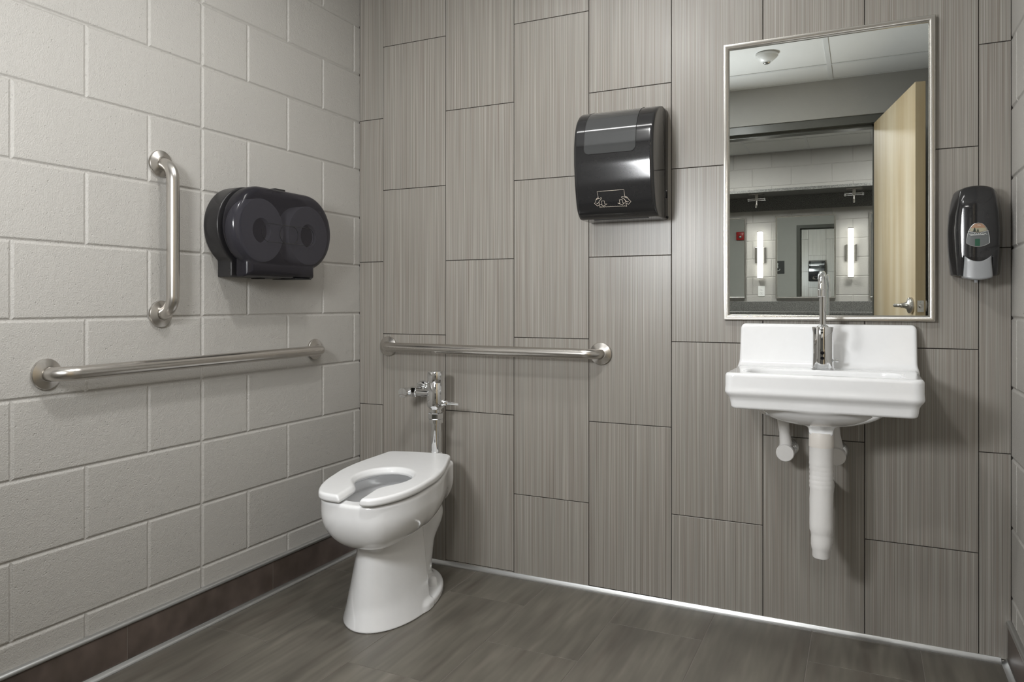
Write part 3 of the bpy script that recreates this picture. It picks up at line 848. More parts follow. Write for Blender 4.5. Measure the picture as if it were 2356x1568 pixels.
for a, lab in ((-0.118, 'left toilet paper roll seen through the smoky dispenser cover'), (0.117, 'right toilet paper roll seen through the smoky dispenser cover')):
    r = thing('toilet_roll', lab, 'toilet roll', (0.070, PC + a, 1.290))
    bm = bmesh.new(); add_lathe(bm, [(0.042, 0.0), (0.1045, 0.0), (0.1060, 0.002), (0.1060, 0.056), (0.1045, 0.058), (0.042, 0.058), (0.042, 0.0)], (0, 0, 0), (1, 0, 0), 72)
    from_bm('paper', bm, M['paper'], r, auto=40)
    bm = bmesh.new(); add_cyl(bm, (0.0, 0, 0), (0.040, 0, 0), 0.0415, seg=40); from_bm('core', bm, M['core'], r)

# ================================================================== PAPER TOWEL DISPENSER
TX0, TX1 = 1.032, 1.314
t = thing('paper_towel_dispenser', 'glossy black paper towel dispenser on the tiled wall, left of the mirror', 'towel dispenser', ((TX0 + TX1) / 2, 0, 1.338))
TW = (TX1 - TX0) / 2
# side profile (depth, height); depth of the front skin as a function of height
PZ = np.array([0.000, 0.020, 0.050, 0.110, 0.180, 0.240, 0.290, 0.330, 0.358, 0.376, 0.386])
PD = np.array([0.128, 0.160, 0.174, 0.190, 0.199, 0.200, 0.192, 0.172, 0.142, 0.108, 0.060])
def tdep(z): return np.interp(z, PZ, PD)
# smooth the profile with a fine resample
_zz = np.linspace(0, 0.386, 240); _dd = np.interp(_zz, PZ, PD)
for _ in range(60): _dd[1:-1] = (_dd[:-2] + 2 * _dd[1:-1] + _dd[2:]) / 4
def tdep(z): return np.interp(z, _zz, _dd)
def towel_body(x, y, z):
    d = -y
    w = TW - 0.004 * np.clip(d / 0.2, 0, 1)
    side = np.abs(x) - w
    front = (d - tdep(z)) * 0.92
    f = smax(side, front, 0.012)
    f = smax(f, z - 0.386, 0.014)
    f = smax(f, -z, 0.006)
    f = np.maximum(f, 0.001 - d)
    # parting groove between back box and the front cover
    g = np.maximum(np.abs(d - 0.052 - 0.02 * np.clip((z - 0.1) / 0.3, 0, 1)) - 0.0010, -(f + 0.0022))
    return np.maximum(f, -g)
body = sdf_mesh('body', towel_body, (-TW, -0.205, 0), (TW, 0, 0.388), 0.0022, M['black'], t)
# tinted window set on the curved front
def front_pt(x, z, off): return (x, -(tdep(z) + off), z)
WX0, WX1, WZ0 = -0.098, 0.080, 0.212
def win_outline(inset=0.0):
    pts = []
    for i in range(25): pts.append((WX0 + inset + (0.010 * (1 - i / 24) ** 2 if i < 24 else 0) * 0, 0.380 - (0.380 - WZ0 - 0.02) * i / 24))
    for i in range(1, 9):
        a = PI + PI / 2 * i / 8; pts.append((WX0 + inset + 0.018 + 0.018 * math.cos(a), WZ0 + 0.018 + 0.018 * math.sin(a)))
    for i in range(1, 9):
        a = 1.5 * PI + PI / 2 * i / 8; pts.append((WX1 - inset - 0.018 + 0.018 * math.cos(a), WZ0 + 0.018 + 0.018 * math.sin(a)))
    for i in range(25): pts.append((WX1 - inset, WZ0 + 0.02 + (0.380 - WZ0 - 0.02) * i / 24))
    return pts
bm = bmesh.new(); rows = []
for i in range(46):
    z = WZ0 + 0.001 + (0.3795 - WZ0) * i / 45
    ins = 0.018 * (1 - math.sqrt(max(0, 1 - ((0.018 - (z - WZ0)) / 0.018) ** 2))) if z - WZ0 < 0.018 else 0
    a, c = WX0 + ins, WX1 - ins
    rows.append([bm.verts.new(front_pt(a + (c - a) * k / 12, z, 0.0012)) for k in range(13)])
for a, c in zip(rows[:-1], rows[1:]):
    for k in range(12): bm.faces.new((a[k], a[k + 1], c[k + 1], c[k]))
from_bm('window', bm, simple('smoked_window', (0.055, 0.057, 0.058), 0.09, 0, 0.6), t, smooth=True)
bm = bmesh.new(); add_tube(bm, [front_pt(x, z, 0.0008) for x, z in win_outline()], 0.0009, 6); from_bm('window_seam', bm, M['black_dull'], t)
# printed pictogram: sheet, torn edge, two hands, two arrows (read off the cover in local x, z)
def pxy(px, py):   # print measured on a 0.125 m wide field
    return (-0.070 + (px - 200) / 1940 * 0.128, 0.0915 - (py + (px - 1200) * 0.068 - 180) / 880 * 0.058)
LINES = [
 [(440, 640), (405, 300), (1810, 190), (1835, 530)],
 [(455, 800), (480, 1095)] + [(500 + 45 * i, 1050 + (30 if i % 2 else -5) - i * 2.6) for i in range(31)] + [(1880, 1020), (1845, 700)],
 [(440, 640), (400, 610), (350, 640), (300, 720), (265, 840), (200, 880), (365, 1020), (420, 970), (450, 965)],
 [(320, 705), (400, 665), (520, 640), (585, 595), (605, 640), (570, 690), (500, 740), (455, 810), (430, 860), (370, 890), (325, 875)],
 [(400, 610), (440, 650), (380, 670)],
 [(1835, 530), (1900, 525), (1960, 570), (2030, 680), (2130, 770), (1980, 915), (1925, 875), (1870, 880)],
 [(1960, 610), (1860, 570), (1690, 530), (1655, 560), (1700, 610), (1790, 650), (1850, 730), (1900, 780), (1960, 795), (2000, 770)],
 [(600, 930), (600, 765), (740, 755), (750, 905), (870, 905), (690, 1010), (515, 925), (600, 930)],
 [(1550, 870), (1540, 690), (1690, 690), (1710, 860), (1805, 835), (1650, 940), (1440, 855), (1550, 870)],
]
bm = bmesh.new()
for ln in LINES:
    P3 = []
    for (a, c), (a2, c2) in zip(ln[:-1], ln[1:]):
        m = 4 if abs(a2 - a) > 400 else 1
        for k in range(m): P3.append((a + (a2 - a) * k / m, c + (c2 - c) * k / m))
    P3.append(ln[-1])
    add_tube(bm, [front_pt(*pxy(a, c), 0.0003) for a, c in P3], 0.00062, 5)
from_bm('towel_pictogram', bm, M['print'], t)
bm = bmesh.new(); add_lathe(bm, [(0, 0), (0.018, 0), (0.017, 0.002), (0.010, 0.0032), (0, 0.0032)], (TW - 0.002, -0.030, 0.085), (1, 0, 0), 32)
kn = from_bm('advance_knob', bm, M['black'], t, auto=40)
bm = bmesh.new(); add_box(bm, (TW + 0.000, -0.034, 0.072), (TW + 0.0045, -0.026, 0.098), bev=0.002); from_bm('grip', bm, M['black'], kn)
bm = bmesh.new(); add_cyl(bm, (TW - 0.004, -0.012, 0.008), (TW + 0.003, -0.012, 0.008), 0.0045, seg=16); from_bm('pivot', bm, M['black_dull'], t)
bm = bmesh.new(); add_box(bm, (-0.09, -0.120, -0.0015), (0.10, -0.105, 0.002)); from_bm('paper_slot', bm, M['black_dull'], t)

# ================================================================== SOAP DISPENSER
SX = 2.2165
t = thing('soap_dispenser', 'glossy black wall soap dispenser with grey push lever, beside the mirror', 'soap dispenser', (SX, 0, 1.118))
# height profile of the half width (local z from the bottom 0 to 0.272)
SZ = np.array([0.000, 0.020, 0.080, 0.140, 0.190, 0.235, 0.262, 0.272])
SW = np.array([0.0590, 0.0615, 0.0665, 0.0680, 0.0655, 0.0580, 0.0500, 0.0440])
_z2 = np.linspace(-0.01, 0.28, 200); _w2 = np.interp(_z2, SZ, SW)
for _ in range(40): _w2[1:-1] = (_w2[:-2] + 2 * _w2[1:-1] + _w2[2:]) / 4
def soap_body(x, y, z):
    d = -y
    w = np.interp(z, _z2, _w2)
    side = (np.abs(x) - w + 0.016 * np.clip((d - 0.03) / 0.06, 0, 1.2)) * 0.93
    fd = 0.100 - 0.018 * (x / 0.066) ** 2 - 0.030 * np.clip((z - 0.20) / 0.07, 0, 1.5) ** 2 - 0.010 * np.clip((0.06 - z) / 0.06, 0, 1)
    f = smax(side, d - fd, 0.010)
    arch = z - 0.272 + 0.012 * (x / 0.05) ** 2 + 0.006 * np.clip(d / 0.1, 0, 1)
    f = smax(f, arch, 0.008)
    f = smax(f, -z + 0.012 - 0.006 * np.clip(d / 0.1, 0, 1), 0.004)
    f = np.maximum(f, 0.001 - d)
    # hollow for the push lever
    lev = np.maximum(np.maximum(np.abs(x) - 0.0345, z - (0.064 - 0.018 * (1 - (x / 0.034) ** 2))), 0.040 - d)
    return np.maximum(f, -lev)
sdf_mesh('body', soap_body, (-0.07, -0.105, 0), (0.07, 0, 0.275), 0.0016, M['black'], t)
def lever(x, y, z):
    d = -y
    top = z - (0.066 - 0.018 * (1 - np.clip(x / 0.0335, -1, 1) ** 2))
    fd = 0.106 + 0.006 * np.clip((0.05 - z) / 0.05, 0, 1.2) - 0.018 * (x / 0.05) ** 2
    f = smax((np.abs(x) - 0.0330 - 0.003 * np.clip((0.05 - z) / 0.05, 0, 1.2)) * 0.95, d - fd, 0.006)
    f = smax(f, -z - 0.004 + 0.006 * (x / 0.035) ** 2, 0.006)
    return np.maximum(np.maximum(f, top), 0.045 - d)
sdf_mesh('push_lever', lever, (-0.04, -0.115, -0.005), (0.04, -0.04, 0.07), 0.0014, M['grey_lever'], t)
bm = bmesh.new(); add_tube(bm, [(-0.004, -0.090, 0.0), (-0.004, -0.090, -0.012)], [0.0055, 0.0045], 16); from_bm('nozzle', bm, M['grey_lever'], t, auto=40)
# sight window: outline on the front skin
def sfront(x, z, off): return (x, -(0.100 - 0.018 * (x / 0.066) ** 2 - 0.030 * max(0, (z - 0.20) / 0.07) ** 2 + off), z)
def win_half(z):    # half width of the arch-shaped window at height z
    tt = (z - 0.102) / (0.158 - 0.102)
    return 0.0275 * math.sqrt(max(0.0, 1 - max(0, tt) ** 2.2)) if tt > 0 else 0.0275
def strip_patch(name, mat, fz0, fz1, half, off, nx=12, nz=14, par=None, x0=None, x1=None):
    bm = bmesh.new(); R = []
    for j in range(nz + 1):
        row = []
        for i in range(nx + 1):
            u = -1 + 2 * i / nx
            zz0, zz1 = fz0(u), fz1(u)
            z = zz0 + (zz1 - zz0) * j / nz
            h = half(z)
            x = (x0 + (x1 - x0) * (u + 1) / 2) if x0 is not None else u * h
            row.append(bm.verts.new(sfront(x, z, off)))
        R.append(row)
    for a, c in zip(R[:-1], R[1:]):
        for i in range(nx): bm.faces.new((a[i], a[i + 1], c[i + 1], c[i]))
    return from_bm(name, bm, mat, par if par is not None else t, smooth=True)
base_z = lambda u: 0.090 + 0.010 * u * u
wnd = strip_patch('sight_window', M['lbl_grey'], base_z, lambda u: 0.1565, win_half, 0.0008)
strip_patch('soap_level', M['lbl_green'], lambda u: 0.092, lambda u: 0.112, lambda z: 0.006, 0.0012, 4, 4, wnd, -0.008, 0.004)
lab = strip_patch('label', M['lbl_sky'], lambda u: 0.130 + 0.005 * abs(u), lambda u: 0.1555, lambda z: win_half(z) * 0.93, 0.0012, par=wnd)
strip_patch('label_band', M['lbl_sun'], lambda u: 0.1305 + 0.005 * abs(u), lambda u: 0.143, lambda z: win_half(z) * 0.92, 0.0016, par=wnd)
bm = bmesh.new()
for cx_, cz_, s_ in ((-0.009, 0.1325, 1.0), (-0.001, 0.1322, 0.7)):
    for k in range(4):
        w_ = (0.0052 - 0.0011 * k) * s_; zb = cz_ + 0.0028 * k * s_
        vs = [bm.verts.new(sfront(cx_ + a, zb + b_, 0.0022)) for a, b_ in ((-w_, 0), (w_, 0), (0, 0.0045 * s_))]
        bm.faces.new(vs)
from_bm('label_trees', bm, M['lbl_tree'], wnd)
def text_obj(body_, size, x, z, mat, par, name, depth=0.109, sx=1.0):
    cu = bpy.data.curves.new(name, 'FONT'); cu.body = body_; cu.size = size; cu.align_x = 'CENTER'; cu.extrude = 0.0001
    tmp = bpy.data.objects.new(name, cu); COL.objects.link(tmp)
    dg = bpy.context.evaluated_depsgraph_get(); me = bpy.data.meshes.new_from_object(tmp.evaluated_get(dg))
    bpy.data.objects.remove(tmp); bpy.data.curves.remove(cu)
    for v in me.vertices:
        xx = v.co.x * sx + x; zz = v.co.y + z
        v.co = Vector(sfront(xx, zz, 0.0022 + v.co.z))
    return link(name, me, mat, par)
text_obj('SoftScrub', 0.0066, 0.0, 0.1235, M['lbl_white'], wnd, 'label_script', sx=1.35) if False else None
bm = bmesh.new()    # the label's illegible script line: a running white stroke with loops, and a fine line under it
pts = []
for i in range(120):
    u = i / 119; x = -0.023 + 0.044 * u + 0.0009 * math.cos(u * 62); z = 0.1262 + 0.0017 * math.sin(u * 62) + 0.0008 * math.sin(u * 23)
    pts.append(sfront(x, z, 0.0022))
add_tube(bm, pts, 0.00042, 5)
pts = [sfront(-0.019 + 0.034 * i / 60, 0.1228 + 0.0004 * math.sin(i * 1.9), 0.0022) for i in range(61)]
add_tube(bm, pts, 0.0006, 5)
for sgn in (-1, 1): add_tube(bm, [sfront(sgn * (0.025 - 0.019 * k / 6), 0.1345 - 0.0050 * k / 6, 0.0022) for k in range(7)], 0.0005, 5)
from_bm('label_script', bm, M['lbl_white'], wnd)
text_obj('Wo', 0.0052, 0.002, 0.1488, M['lbl_white'], wnd, 'label_letter')
bm = bmesh.new()
ol = [sfront(-win_half(0.095 + 0.0), 0.100, 0.001)]
out_ = []
for i in range(40):
    z = 0.100 + (0.1575 - 0.100) * i / 39; out_.append((-win_half(z) * (1 if i < 39 else 0.0), z))
out_ += [(-x, z) for x, z in out_[::-1]]
out_ += [(0.0275 - 0.055 * i / 16, base_z(1 - 2 * i / 16)) for i in range(17)]
add_tube(bm, [sfront(x, z, 0.0010) for x, z in out_], 0.0007, 6)
from_bm('window_rim', bm, M['alu'], wnd)

# ================================================================== SINK
SKX = 1.8155
t = thing('wall_sink', 'white wall hung sink with tall back ledge below the framed mirror', 'sink', (SKX, 0, 0))
def sink(x, y, z):
    v = -y
    slab = extr(s_box2(x, v, 0, 0.170, 0.2535, 0.203, 0.026), z - 0.8155, 0.0315, 0.010)
    slab = slab + 0 * z
    low = extr(s_box2(x, v, 0, 0.165, 0.2425 + (z - 0.77) * 0.15, 0.196 + (z - 0.77) * 0.15, 0.022), z - 0.768, 0.026, 0.007)
    f = smin(slab, low, 0.020)
    # back ledge leaning back to the wall
    hw = 0.2470 + 0.0065 * np.clip((z - 0.85) / 0.12, 0, 1) * 0
    ledge = s_box(x, v, z, (0, 0.0, 0.885), (0.2535, 0.115, 0.0965), 0.016)
    lean = (v - 0.036 - (0.982 - z) * 0.30) * 0.955
    ledge = smax(ledge, lean, 0.012)
    f = smin(f, ledge, 0.022)
    # basin
    dep = np.clip((0.850 - z) / 0.115, 0, 1)
    cav = s_box2(x, v, 0.0, 0.256, 0.203, 0.086, 0.055) + 0.055 * (1 - np.sqrt(1 - dep ** 2 * 0.999)) + 0.2 * np.clip(0.735 - z, 0, 1)
    under = s_ell3(x, v, z, (-0.010, 0.215, 0.757), (0.190, 0.140, 0.072))
    f = smin(f, under, 0.012)
    f = smin(f, s_box(x, v, z, (-0.002, 0.215, 0.695), (0.0335, 0.0335, 0.036), 0.012), 0.014)
    f = smax(f, -cav, 0.010)
    # faucet deck stays level
    return np.maximum(f, 0.0008 - v)
sdf_mesh('basin', sink, (-0.256, -0.376, 0.655), (0.256, 0, 0.985), 0.0030, M['china'], t)
bm = bmesh.new(); add_lathe(bm, [(0, 0), (0.026, 0), (0.026, 0.002), (0.018, 0.003), (0, 0.002)], (0, -0.255, 0.7325), (0, 0, 1), 32); from_bm('drain', bm, M['chrome'], t, auto=40)

# faucet
FX, FY, FZ = 1.8135, -0.128, 0.8478
t = thing('sensor_faucet', 'chrome sensor faucet with gooseneck spout on the sink ledge', 'faucet', (FX, FY, FZ))
bm = bmesh.new(); S = 48
lv = [(0.0, 0.0345, 0.0275), (0.003, 0.0345, 0.0275), (0.0045, 0.0315, 0.0255), (0.010, 0.0312, 0.0250), (0.04, 0.0302, 0.0245), (0.09, 0.0298, 0.0240), (0.1255, 0.0300, 0.0240), (0.1275, 0.0292, 0.0232), (0.1278, 0.0285, 0.0225)]
R = [[bm.verts.new((a * math.cos(2 * PI * k / S), b_ * math.sin(2 * PI * k / S), z)) for k in range(S)] for z, a, b_ in lv]
for a, c in zip(R[:-1], R[1:]):
    for k in range(S): bm.faces.new((a[k], a[(k + 1) % S], c[(k + 1) % S], c[k]))
bm.faces.new(R[0][::-1]); bm.faces.new(R[-1])
from_bm('body', bm, M['chrome'], t, auto=35)
bm = bmesh.new()
add_lathe(bm, [(0, 0.1276), (0.0165, 0.1276), (0.0160, 0.1300), (0.0115, 0.1330), (0.0100, 0.1345), (0, 0.1345)], (0, 0, 0), (0, 0, 1), 32)
from_bm('spout_collar', bm, M['chrome'], t, auto=40)
bm = bmesh.new()
pts = [Vector((0, 0, 0.130)), Vector((0, 0, 0.252))]
for i in range(1, 19):
    a = PI * i / 18; pts.append(Vector((0, -0.0355 + 0.0355 * math.cos(a), 0.252 + 0.0355 * math.sin(a))))
pts.append(Vector((0, -0.071, 0.222)))
add_tube(bm, pts, 0.0100, 24)
sp = from_bm('spout', bm, M['chrome'], t, auto=50)
bm = bmesh.new(); add_cyl(bm, (0, -0.071, 0.219), (0, -0.071, 0.240), 0.0112, seg=28, bev=0.001); from_bm('aerator', bm, M['chrome'], sp, auto=40)
# arched sensor panel on the front
bm = bmesh.new(); R = []
for j in range(17):
    z = 0.004 + 0.058 * j / 16; w_ = 0.0065 + 0.0215 * (1 - j / 16) ** 1.6 if j < 16 else 0.0055
    row = []
    for k in range(9):
        x = w_ * (-1 + 2 * k / 8); row.append(bm.verts.new((x, -(0.0256 * math.sqrt(1 - (x / 0.0325) ** 2)) - 0.0006, z)))
    R.append(row)
for a, c in zip(R[:-1], R[1:]):
    for k in range(8): bm.faces.new((a[k], a[k + 1], c[k + 1], c[k]))
pan = from_bm('sensor_panel', bm, M['chrome'], t, smooth=True)
for z in (0.034, 0.050):
    bm = bmesh.new(); add_lathe(bm, [(0, 0.0), (0.0058, 0.0), (0.0052, 0.0016), (0, 0.0020)], (0, -0.0255, z), (0, -1, 0), 24); from_bm('sensor_eye', bm, M['lens_black'], pan, auto=40)
bm = bmesh.new(); add_cyl(bm, (0.028, -0.006, 0.027), (0.037, -0.006, 0.027), 0.003, seg=14); add_cyl(bm, (0.036, -0.006, 0.027), (0.044, -0.006, 0.027), 0.0052, seg=20, bev=0.0006)
from_bm('mixing_knob', bm, M['chrome'], t, auto=40)

# covered drain pipe
t = thing('drain_pipe_cover', 'white padded cover around the drain pipe hanging under the sink', 'pipe cover', (1.8135, -0.215, 0.0))
bm = bmesh.new()
prof = [(0, 0.302), (0.0230, 0.302), (0.0245, 0.306), (0.0245, 0.322), (0.0262, 0.326), (0.0285, 0.338), (0.0290, 0.352), (0.0284, 0.364), (0.0292, 0.374), (0.0318, 0.382), (0.0322, 0.40), (0.0318, 0.44), (0.0324, 0.47), (0.0318, 0.500)]
z = 0.505
for i in range(6):
    prof += [(0.0322, z), (0.0330, z + 0.005), (0.0322, z + 0.0105)]; z += 0.0135
prof += [(0.0325, 0.60), (0.0328, 0.6265), (0.0, 0.6265)]
add_lathe(bm, prof, (0, 0, 0), (0, 0, 1), 40)
for v in bm.verts:
    a = math.atan2(v.co.y, v.co.x); k = 1 + 0.012 * math.sin(3 * a + v.co.z * 40) + 0.010 * math.sin(v.co.z * 95 + 1.3 * a)
    v.co.x *= k; v.co.y *= k
from_bm('padded_sleeve', bm, M['white_vinyl'], t, auto=60)
bm = bmesh.new(); add_lathe(bm, [(0.0, 0.6266), (0.0338, 0.6266), (0.0340, 0.63), (0.0338, 0.664), (0.0325, 0.668), (0.0, 0.668)], (0, 0, 0), (0, 0, 1), 40); from_bm('collar_wrap', bm, M['cream_vinyl'], t, auto=50)
bm = bmesh.new(); add_tube(bm, fillet([(0, 0.028, 0.345), (0, 0.075, 0.345), (0, 0.075, 0.47), (0, 0.205, 0.47)], 0.034, 8), 0.0300, 28); from_bm('trap_sleeve', bm, M['white_vinyl'], t, auto=60)
bm = bmesh.new(); add_lathe(bm, [(0, 0), (0.0312, 0), (0.0308, 0.004), (0.0302, 0.006), (0, 0.006)], (0, 0.2135, 0.47), (0, -1, 0), 36); from_bm('escutcheon', bm, M['chrome'], t, auto=40)

def stop_cover(x, z, dx, label):
    t = thing('valve_cover', label, 'pipe cover', (x, -0.088, z))
    bm = bmesh.new()
    add_tube(bm, [(0, 0.006, 0.0), (0.0, 0.006, 0.030), (dx * 0.3, 0.0, 0.062), (dx, -0.004, 0.125), (dx * 1.2, -0.006, 0.150)], [0.0200, 0.0185, 0.0158, 0.0180, 0.0195], 26)
    add_cyl(bm, (0, 0.026, 0), (0, -0.016, 0), 0.0262, 0.0275, 36, 0.002)
    from_bm('sleeve', bm, M['white_vinyl'], t, auto=45)
    bm = bmesh.new(); add_lathe(bm, [(0, 0), (0.0268, 0), (0.0268, 0.004), (0.0250, 0.0062), (0, 0.0066)], (0, -0.0155, 0), (0, -1, 0), 36); from_bm('end_cap', bm, M['white_vinyl'], t, auto=40)
    bm = bmesh.new(); add_cyl(bm, (0, 0.024, 0), (0, 0.080, 0), 0.011, seg=20)
    add_lathe(bm, [(0, 0), (0.032, 0), (0.030, 0.010), (0.020, 0.022), (0.012, 0.026), (0, 0.026)], (0.004, 0.0872, 0.0), (0, -1, 0), 36); from_bm('escutcheon', bm, M['chrome'], t, auto=40)
stop_cover(1.7045, 0.5785, -0.010, 'white cover on the shut off valve left of the drain pipe')
stop_cover(1.8500, 0.5800, -0.012, 'white cover on the shut off valve half hidden right of the drain pipe')

# ================================================================== TOILET
TA = 11.0
t = thing('toilet', 'white floor mounted toilet with open front seat against the tiled wall', 'toilet', (0.366, 0, 0), None, math.radians(TA))
RIM = lambda v: 0.446 - 0.030 * (v - 0.15)
def rim2(u, v):
    el = smax(s_sup2(u, v, 0, 0.490, 0.172, 0.302, 2.2), v * math.cos(math.radians(TA)) - u * math.sin(math.radians(TA)) - 0.757, 0.05)
    bx = s_box2(u, v, 0, 0.300, 0.134, 0.185, 0.045)
    return smin(el, bx, 0.07)
def bowl(x, y, w):
    v = -y; u = x
    dw = np.clip((0.385 - w) / 0.123, 0, 1)
    g = 0.120 * (1 - np.sqrt(np.maximum(1 - dw ** 2, 0))) + np.maximum(0.262 - w, 0) * 1.0
    d2 = rim2(u, v)
    b = smax((d2 + g) * (1 - 0.25 * dw), w - RIM(v), 0.012)
    # pedestal
    h = np.clip(w / 0.27, 0, 1)
    aa = 0.148 - 0.054 * h ** 0.85; bb = 0.284 - 0.068 * h ** 0.95
    k0 = np.sqrt((u / aa) ** 2 + ((v - 0.40) / bb) ** 2) + 1e-6
    k1 = np.sqrt((u / aa ** 2) ** 2 + ((v - 0.40) / bb ** 2) ** 2) + 1e-6
    ped = k0 * (k0 - 1) / k1
    ped = smax(ped, 0.370 + 0.055 * (1 - h) - v, 0.010)
    ped = smax(ped, w - 0.300, 0.01)
    f = smin(b, ped, 0.014)
    # spine and trapway behind the pedestal
    spine = s_box(u, v, w, (0, 0.33, 0.15), (0.046, 0.14, 0.15), 0.02)
    tr = s_cap(u, v, w, (0, 0.36, 0.24), (0, 0.20, 0.315), 0.060, 0.074)
    tr = smin(tr, s_cap(u, v, w, (0, 0.20, 0.315), (0, 0.165, 0.25), 0.074, 0.084), 0.02)
    tr = smin(tr, s_cap(u, v, w, (0, 0.165, 0.25), (0, 0.195, 0.12), 0.084, 0.058), 0.03)
    tr = smin(tr, s_cap(u, v, w, (0, 0.195, 0.12), (0, 0.215, 0.03), 0.058, 0.066), 0.02)
    f = smin(f, smin(tr, spine, 0.02), 0.012)
    # foot flange
    foot = extr(smax(s_ell2(u, v, 0, 0.40, 0.150, 0.284), v - 0.48, 0.03), w - 0.006, 0.022, 0.012)
    f = smin(f, foot, 0.016)
    # inside of the bowl
    di = np.clip((0.46 - w) / 0.160, 0, 1)
    cav = (s_ell2(u, v, 0, 0.505, 0.134, 0.212) + 0.105 * (1 - np.sqrt(np.maximum(1 - di ** 2, 0))) + np.maximum(0.300 - w, 0) * 2) * 0.9
    cav2 = s_ell2(u, v, 0, 0.505, 0.142, 0.222) ; cav2 = np.maximum(cav2, abs(w - (RIM(v) - 0.040)) - 0.016)
    f = smax(f, -smin(cav, cav2, 0.015), 0.010)
    return smax(f, 0.0006 - w, 0.004)
sdf_mesh('bowl', bowl, (-0.19, -0.785, 0), (0.19, -0.10, 0.455), 0.0036, M['china'], t)
def seat(x, y, w):
    v = -y; u = x
    el = s_sup2(u, v, 0, 0.495, 0.174, 0.315, 2.2)
    bx = s_box2(u, v, 0, 0.325, 0.129, 0.168, 0.030)
    d2 = smin(el, bx, 0.08)
    z0 = RIM(v) + 0.005
    up = w - z0 - 0.012
    fy = v * math.cos(math.radians(TA)) - u * math.sin(math.radians(TA))
    d2 = smax(d2, fy - 0.762, 0.022)
    f = extr(d2, up, 0.0125, 0.009)
    hole = s_ell2(u, v, 0.007, 0.520, 0.094, 0.116)
    hole = smin(hole, s_box2(u, v, 0.003, 0.80, 0.037, 0.25, 0.01), 0.045)
    f = smax(f, -hole + 0.012 * np.clip(up / 0.0125, -0.2, 1) * 0.5, 0.008)
    return f
sdf_mesh('seat', seat, (-0.19, -0.79, 0.42), (0.19, -0.15, 0.49), 0.0026, M['seat'], t)
for u in (-0.07, 0.07):
    zt = RIM(0.14); bm = bmesh.new()
    add_cyl(bm, (u, -0.140, zt - 0.004), (u, -0.140, zt + 0.010), 0.014, 0.012, 24, 0.002)
    from_bm('seat_hinge', bm, M['seat'], t, auto=40)
for u in (-0.104, 0.104):
    bm = bmesh.new(); add_lathe(bm, [(0, 0), (0.0175, 0), (0.0170, 0.010), (0.0125, 0.027), (0.0075, 0.031), (0, 0.032)], (u, -0.300, 0.0265), (0, 0, 1), 28)
    from_bm('bolt_cap', bm, M['seat'], t, auto=50)
bm = bmesh.new(); add_lathe(bm, [(0, 0), (0.062, 0)], (0, -0.49, 0.285), (0, 0, 1), 40); bm.free()

# ================================================================== FLUSH VALVE
VX, VY = 0.447, -0.120
t = thing('flush_valve', 'chrome flush valve with side handle on the wall above the toilet', 'flush valve', (VX, VY, 0.0))
bm = bmesh.new()
add_lathe(bm, [(0, 0.646), (0.0300, 0.646), (0.0335, 0.650), (0.0345, 0.655), (0.0345, 0.7425), (0.0340, 0.7435), (0.0345, 0.7445), (0.0345, 0.784), (0.0335, 0.7865), (0, 0.7872)], (0, 0, 0), (0, 0, 1), 56)
vb = from_bm('valve_body', bm, M['chrome'], t, auto=30)
bm = bmesh.new()
add_lathe(bm, [(0, 0.628), (0.0235, 0.628), (0.0235, 0.640), (0.0280, 0.647), (0, 0.647)], (0, 0, 0), (0, 0, 1), 44)
from_bm('neck', bm, M['chrome'], t, auto=30)
bm = bmesh.new(); add_lathe(bm, [(0, 0.6025), (0.0280, 0.6025), (0.0305, 0.6055), (0.0305, 0.6235), (0.0280, 0.6265), (0, 0.6265)], (0, 0, 0), (0, 0, 1), 8)
from_bm('coupling_nut', bm, M['chrome'], t)
bm = bmesh.new(); add_lathe(bm, [(0, 0.588), (0.0275, 0.588), (0.0275, 0.602), (0, 0.602)], (0, 0, 0), (0, 0, 1), 44)
from_bm('slip_collar', bm, M['chrome'], t, auto=30)
bm = bmesh.new(); add_cyl(bm, (0, 0, 0.470), (0, 0, 0.588), 0.0202, seg=40)
add_lathe(bm, [(0, 0.4490), (0.036, 0.4490), (0.036, 0.451), (0.029, 0.455), (0.029, 0.468), (0.022, 0.474), (0, 0.474)], (0, 0, 0), (0, 0, 1), 40)
from_bm('flush_tube', bm, M['chrome'], t, auto=30)
bm = bmesh.new()
hdv = Vector((1, -0.05, 0)).normalized(); hs = Vector((0.030, -0.002, 0.6655))
add_lathe(bm, [(0, 0.0), (0.0135, 0.0), (0.0140, 0.004), (0.0115, 0.008), (0.0095, 0.012), (0.0105, 0.014), (0.0100, 0.020), (0.0065, 0.024), (0.0056, 0.030), (0.0056, 0.072), (0.0050, 0.0745), (0, 0.075)], hs, hdv, 32)
from_bm('flush_handle', bm, M['chrome'], t, auto=30)
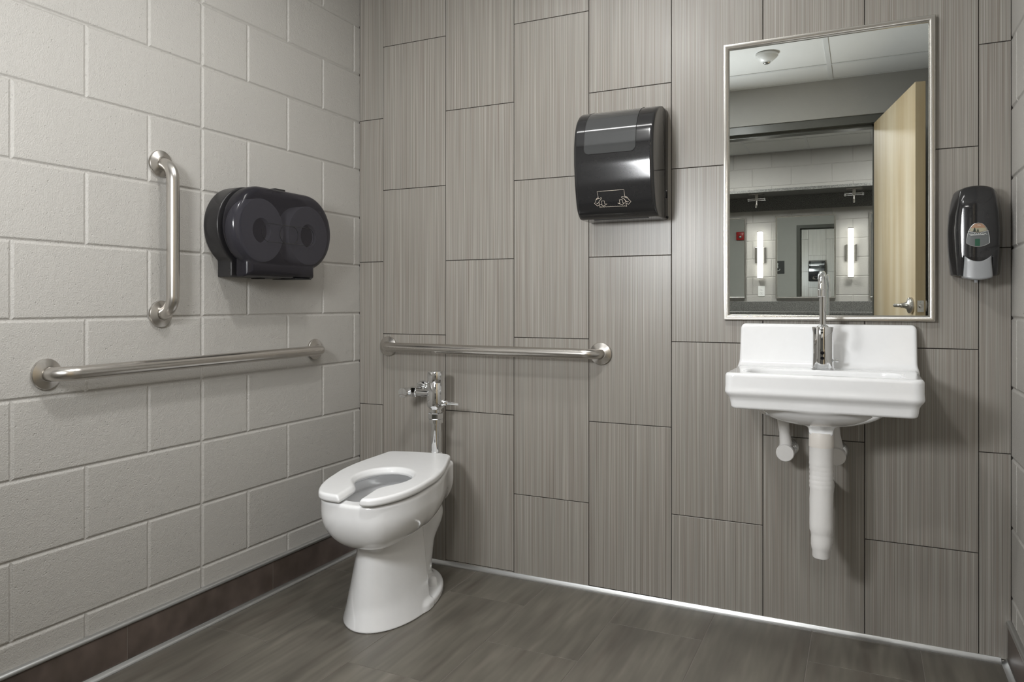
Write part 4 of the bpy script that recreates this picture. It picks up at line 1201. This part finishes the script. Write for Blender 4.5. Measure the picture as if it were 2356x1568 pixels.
# control stop from the wall and the pipe to the valve
sx, sz = 0.318 - VX, 0.699
bm = bmesh.new(); add_lathe(bm, [(0, 0), (0.036, 0), (0.0355, 0.003), (0.031, 0.009), (0.020, 0.013), (0, 0.013)], (sx, -VY - 0.0005, sz), (0, -1, 0), 44); from_bm('escutcheon', bm, M['chrome'], t, auto=40)
bm = bmesh.new()
add_lathe(bm, [(0, 0), (0.0170, 0), (0.0170, 0.055), (0.0185, 0.060), (0.0195, 0.070), (0.0195, 0.100), (0.0175, 0.107), (0.0170, 0.118), (0.0190, 0.122), (0.0195, 0.126), (0.0195, 0.152), (0.0188, 0.1545), (0, 0.1555)], (sx, -VY - 0.004, sz), (0, -1, 0), 44)
cs = from_bm('control_stop', bm, M['chrome'], t, auto=30)
bm = bmesh.new(); add_box(bm, (sx - 0.0145, -VY - 0.1612, sz - 0.009), (sx + 0.0145, -VY - 0.1590, sz - 0.006)); from_bm('cap_slot', bm, M['steel'], cs)
bm = bmesh.new()
add_lathe(bm, [(0, 0), (0.0205, 0.0), (0.0205, 0.020), (0.0190, 0.022), (0, 0.022)], (sx + 0.017, 0.008, sz), (1, 0, 0), 6)
from_bm('hex_nut', bm, M['chrome'], t)
bm = bmesh.new()
add_lathe(bm, [(0, 0), (0.0135, 0), (0.0135, 0.060), (0.0175, 0.062), (0.0175, 0.075), (0, 0.075)], (sx + 0.036, 0.006, sz), (1, -0.02, 0), 36)
from_bm('outlet_tube', bm, M['chrome'], t, auto=30)

for _m in bpy.data.materials: _m.use_fake_user = False

# repeats share a group
GROUPS = {'grab_bar': 'stainless grab bars around the toilet', 'toilet_roll': 'toilet rolls inside the paper dispenser',
          'wall_light': 'tube wall lights between the vanity mirrors', 'robe_hook': 'double hooks under the stone shelf',
          'valve_cover': 'shut off valve covers under the sink'}
for o_ in COL.objects:
    if o_.parent is None and o_.get('label'):
        g_ = GROUPS.get(o_.name.split('.')[0])
        if o_.name.startswith('framed_mirror') and 'vanity' in o_['label']: g_ = 'vanity mirrors of the outer room'
        if o_.name.startswith('ceiling_light') and 'square' in o_['label']: g_ = 'square ceiling lights of the outer room'
        if g_: o_['group'] = g_
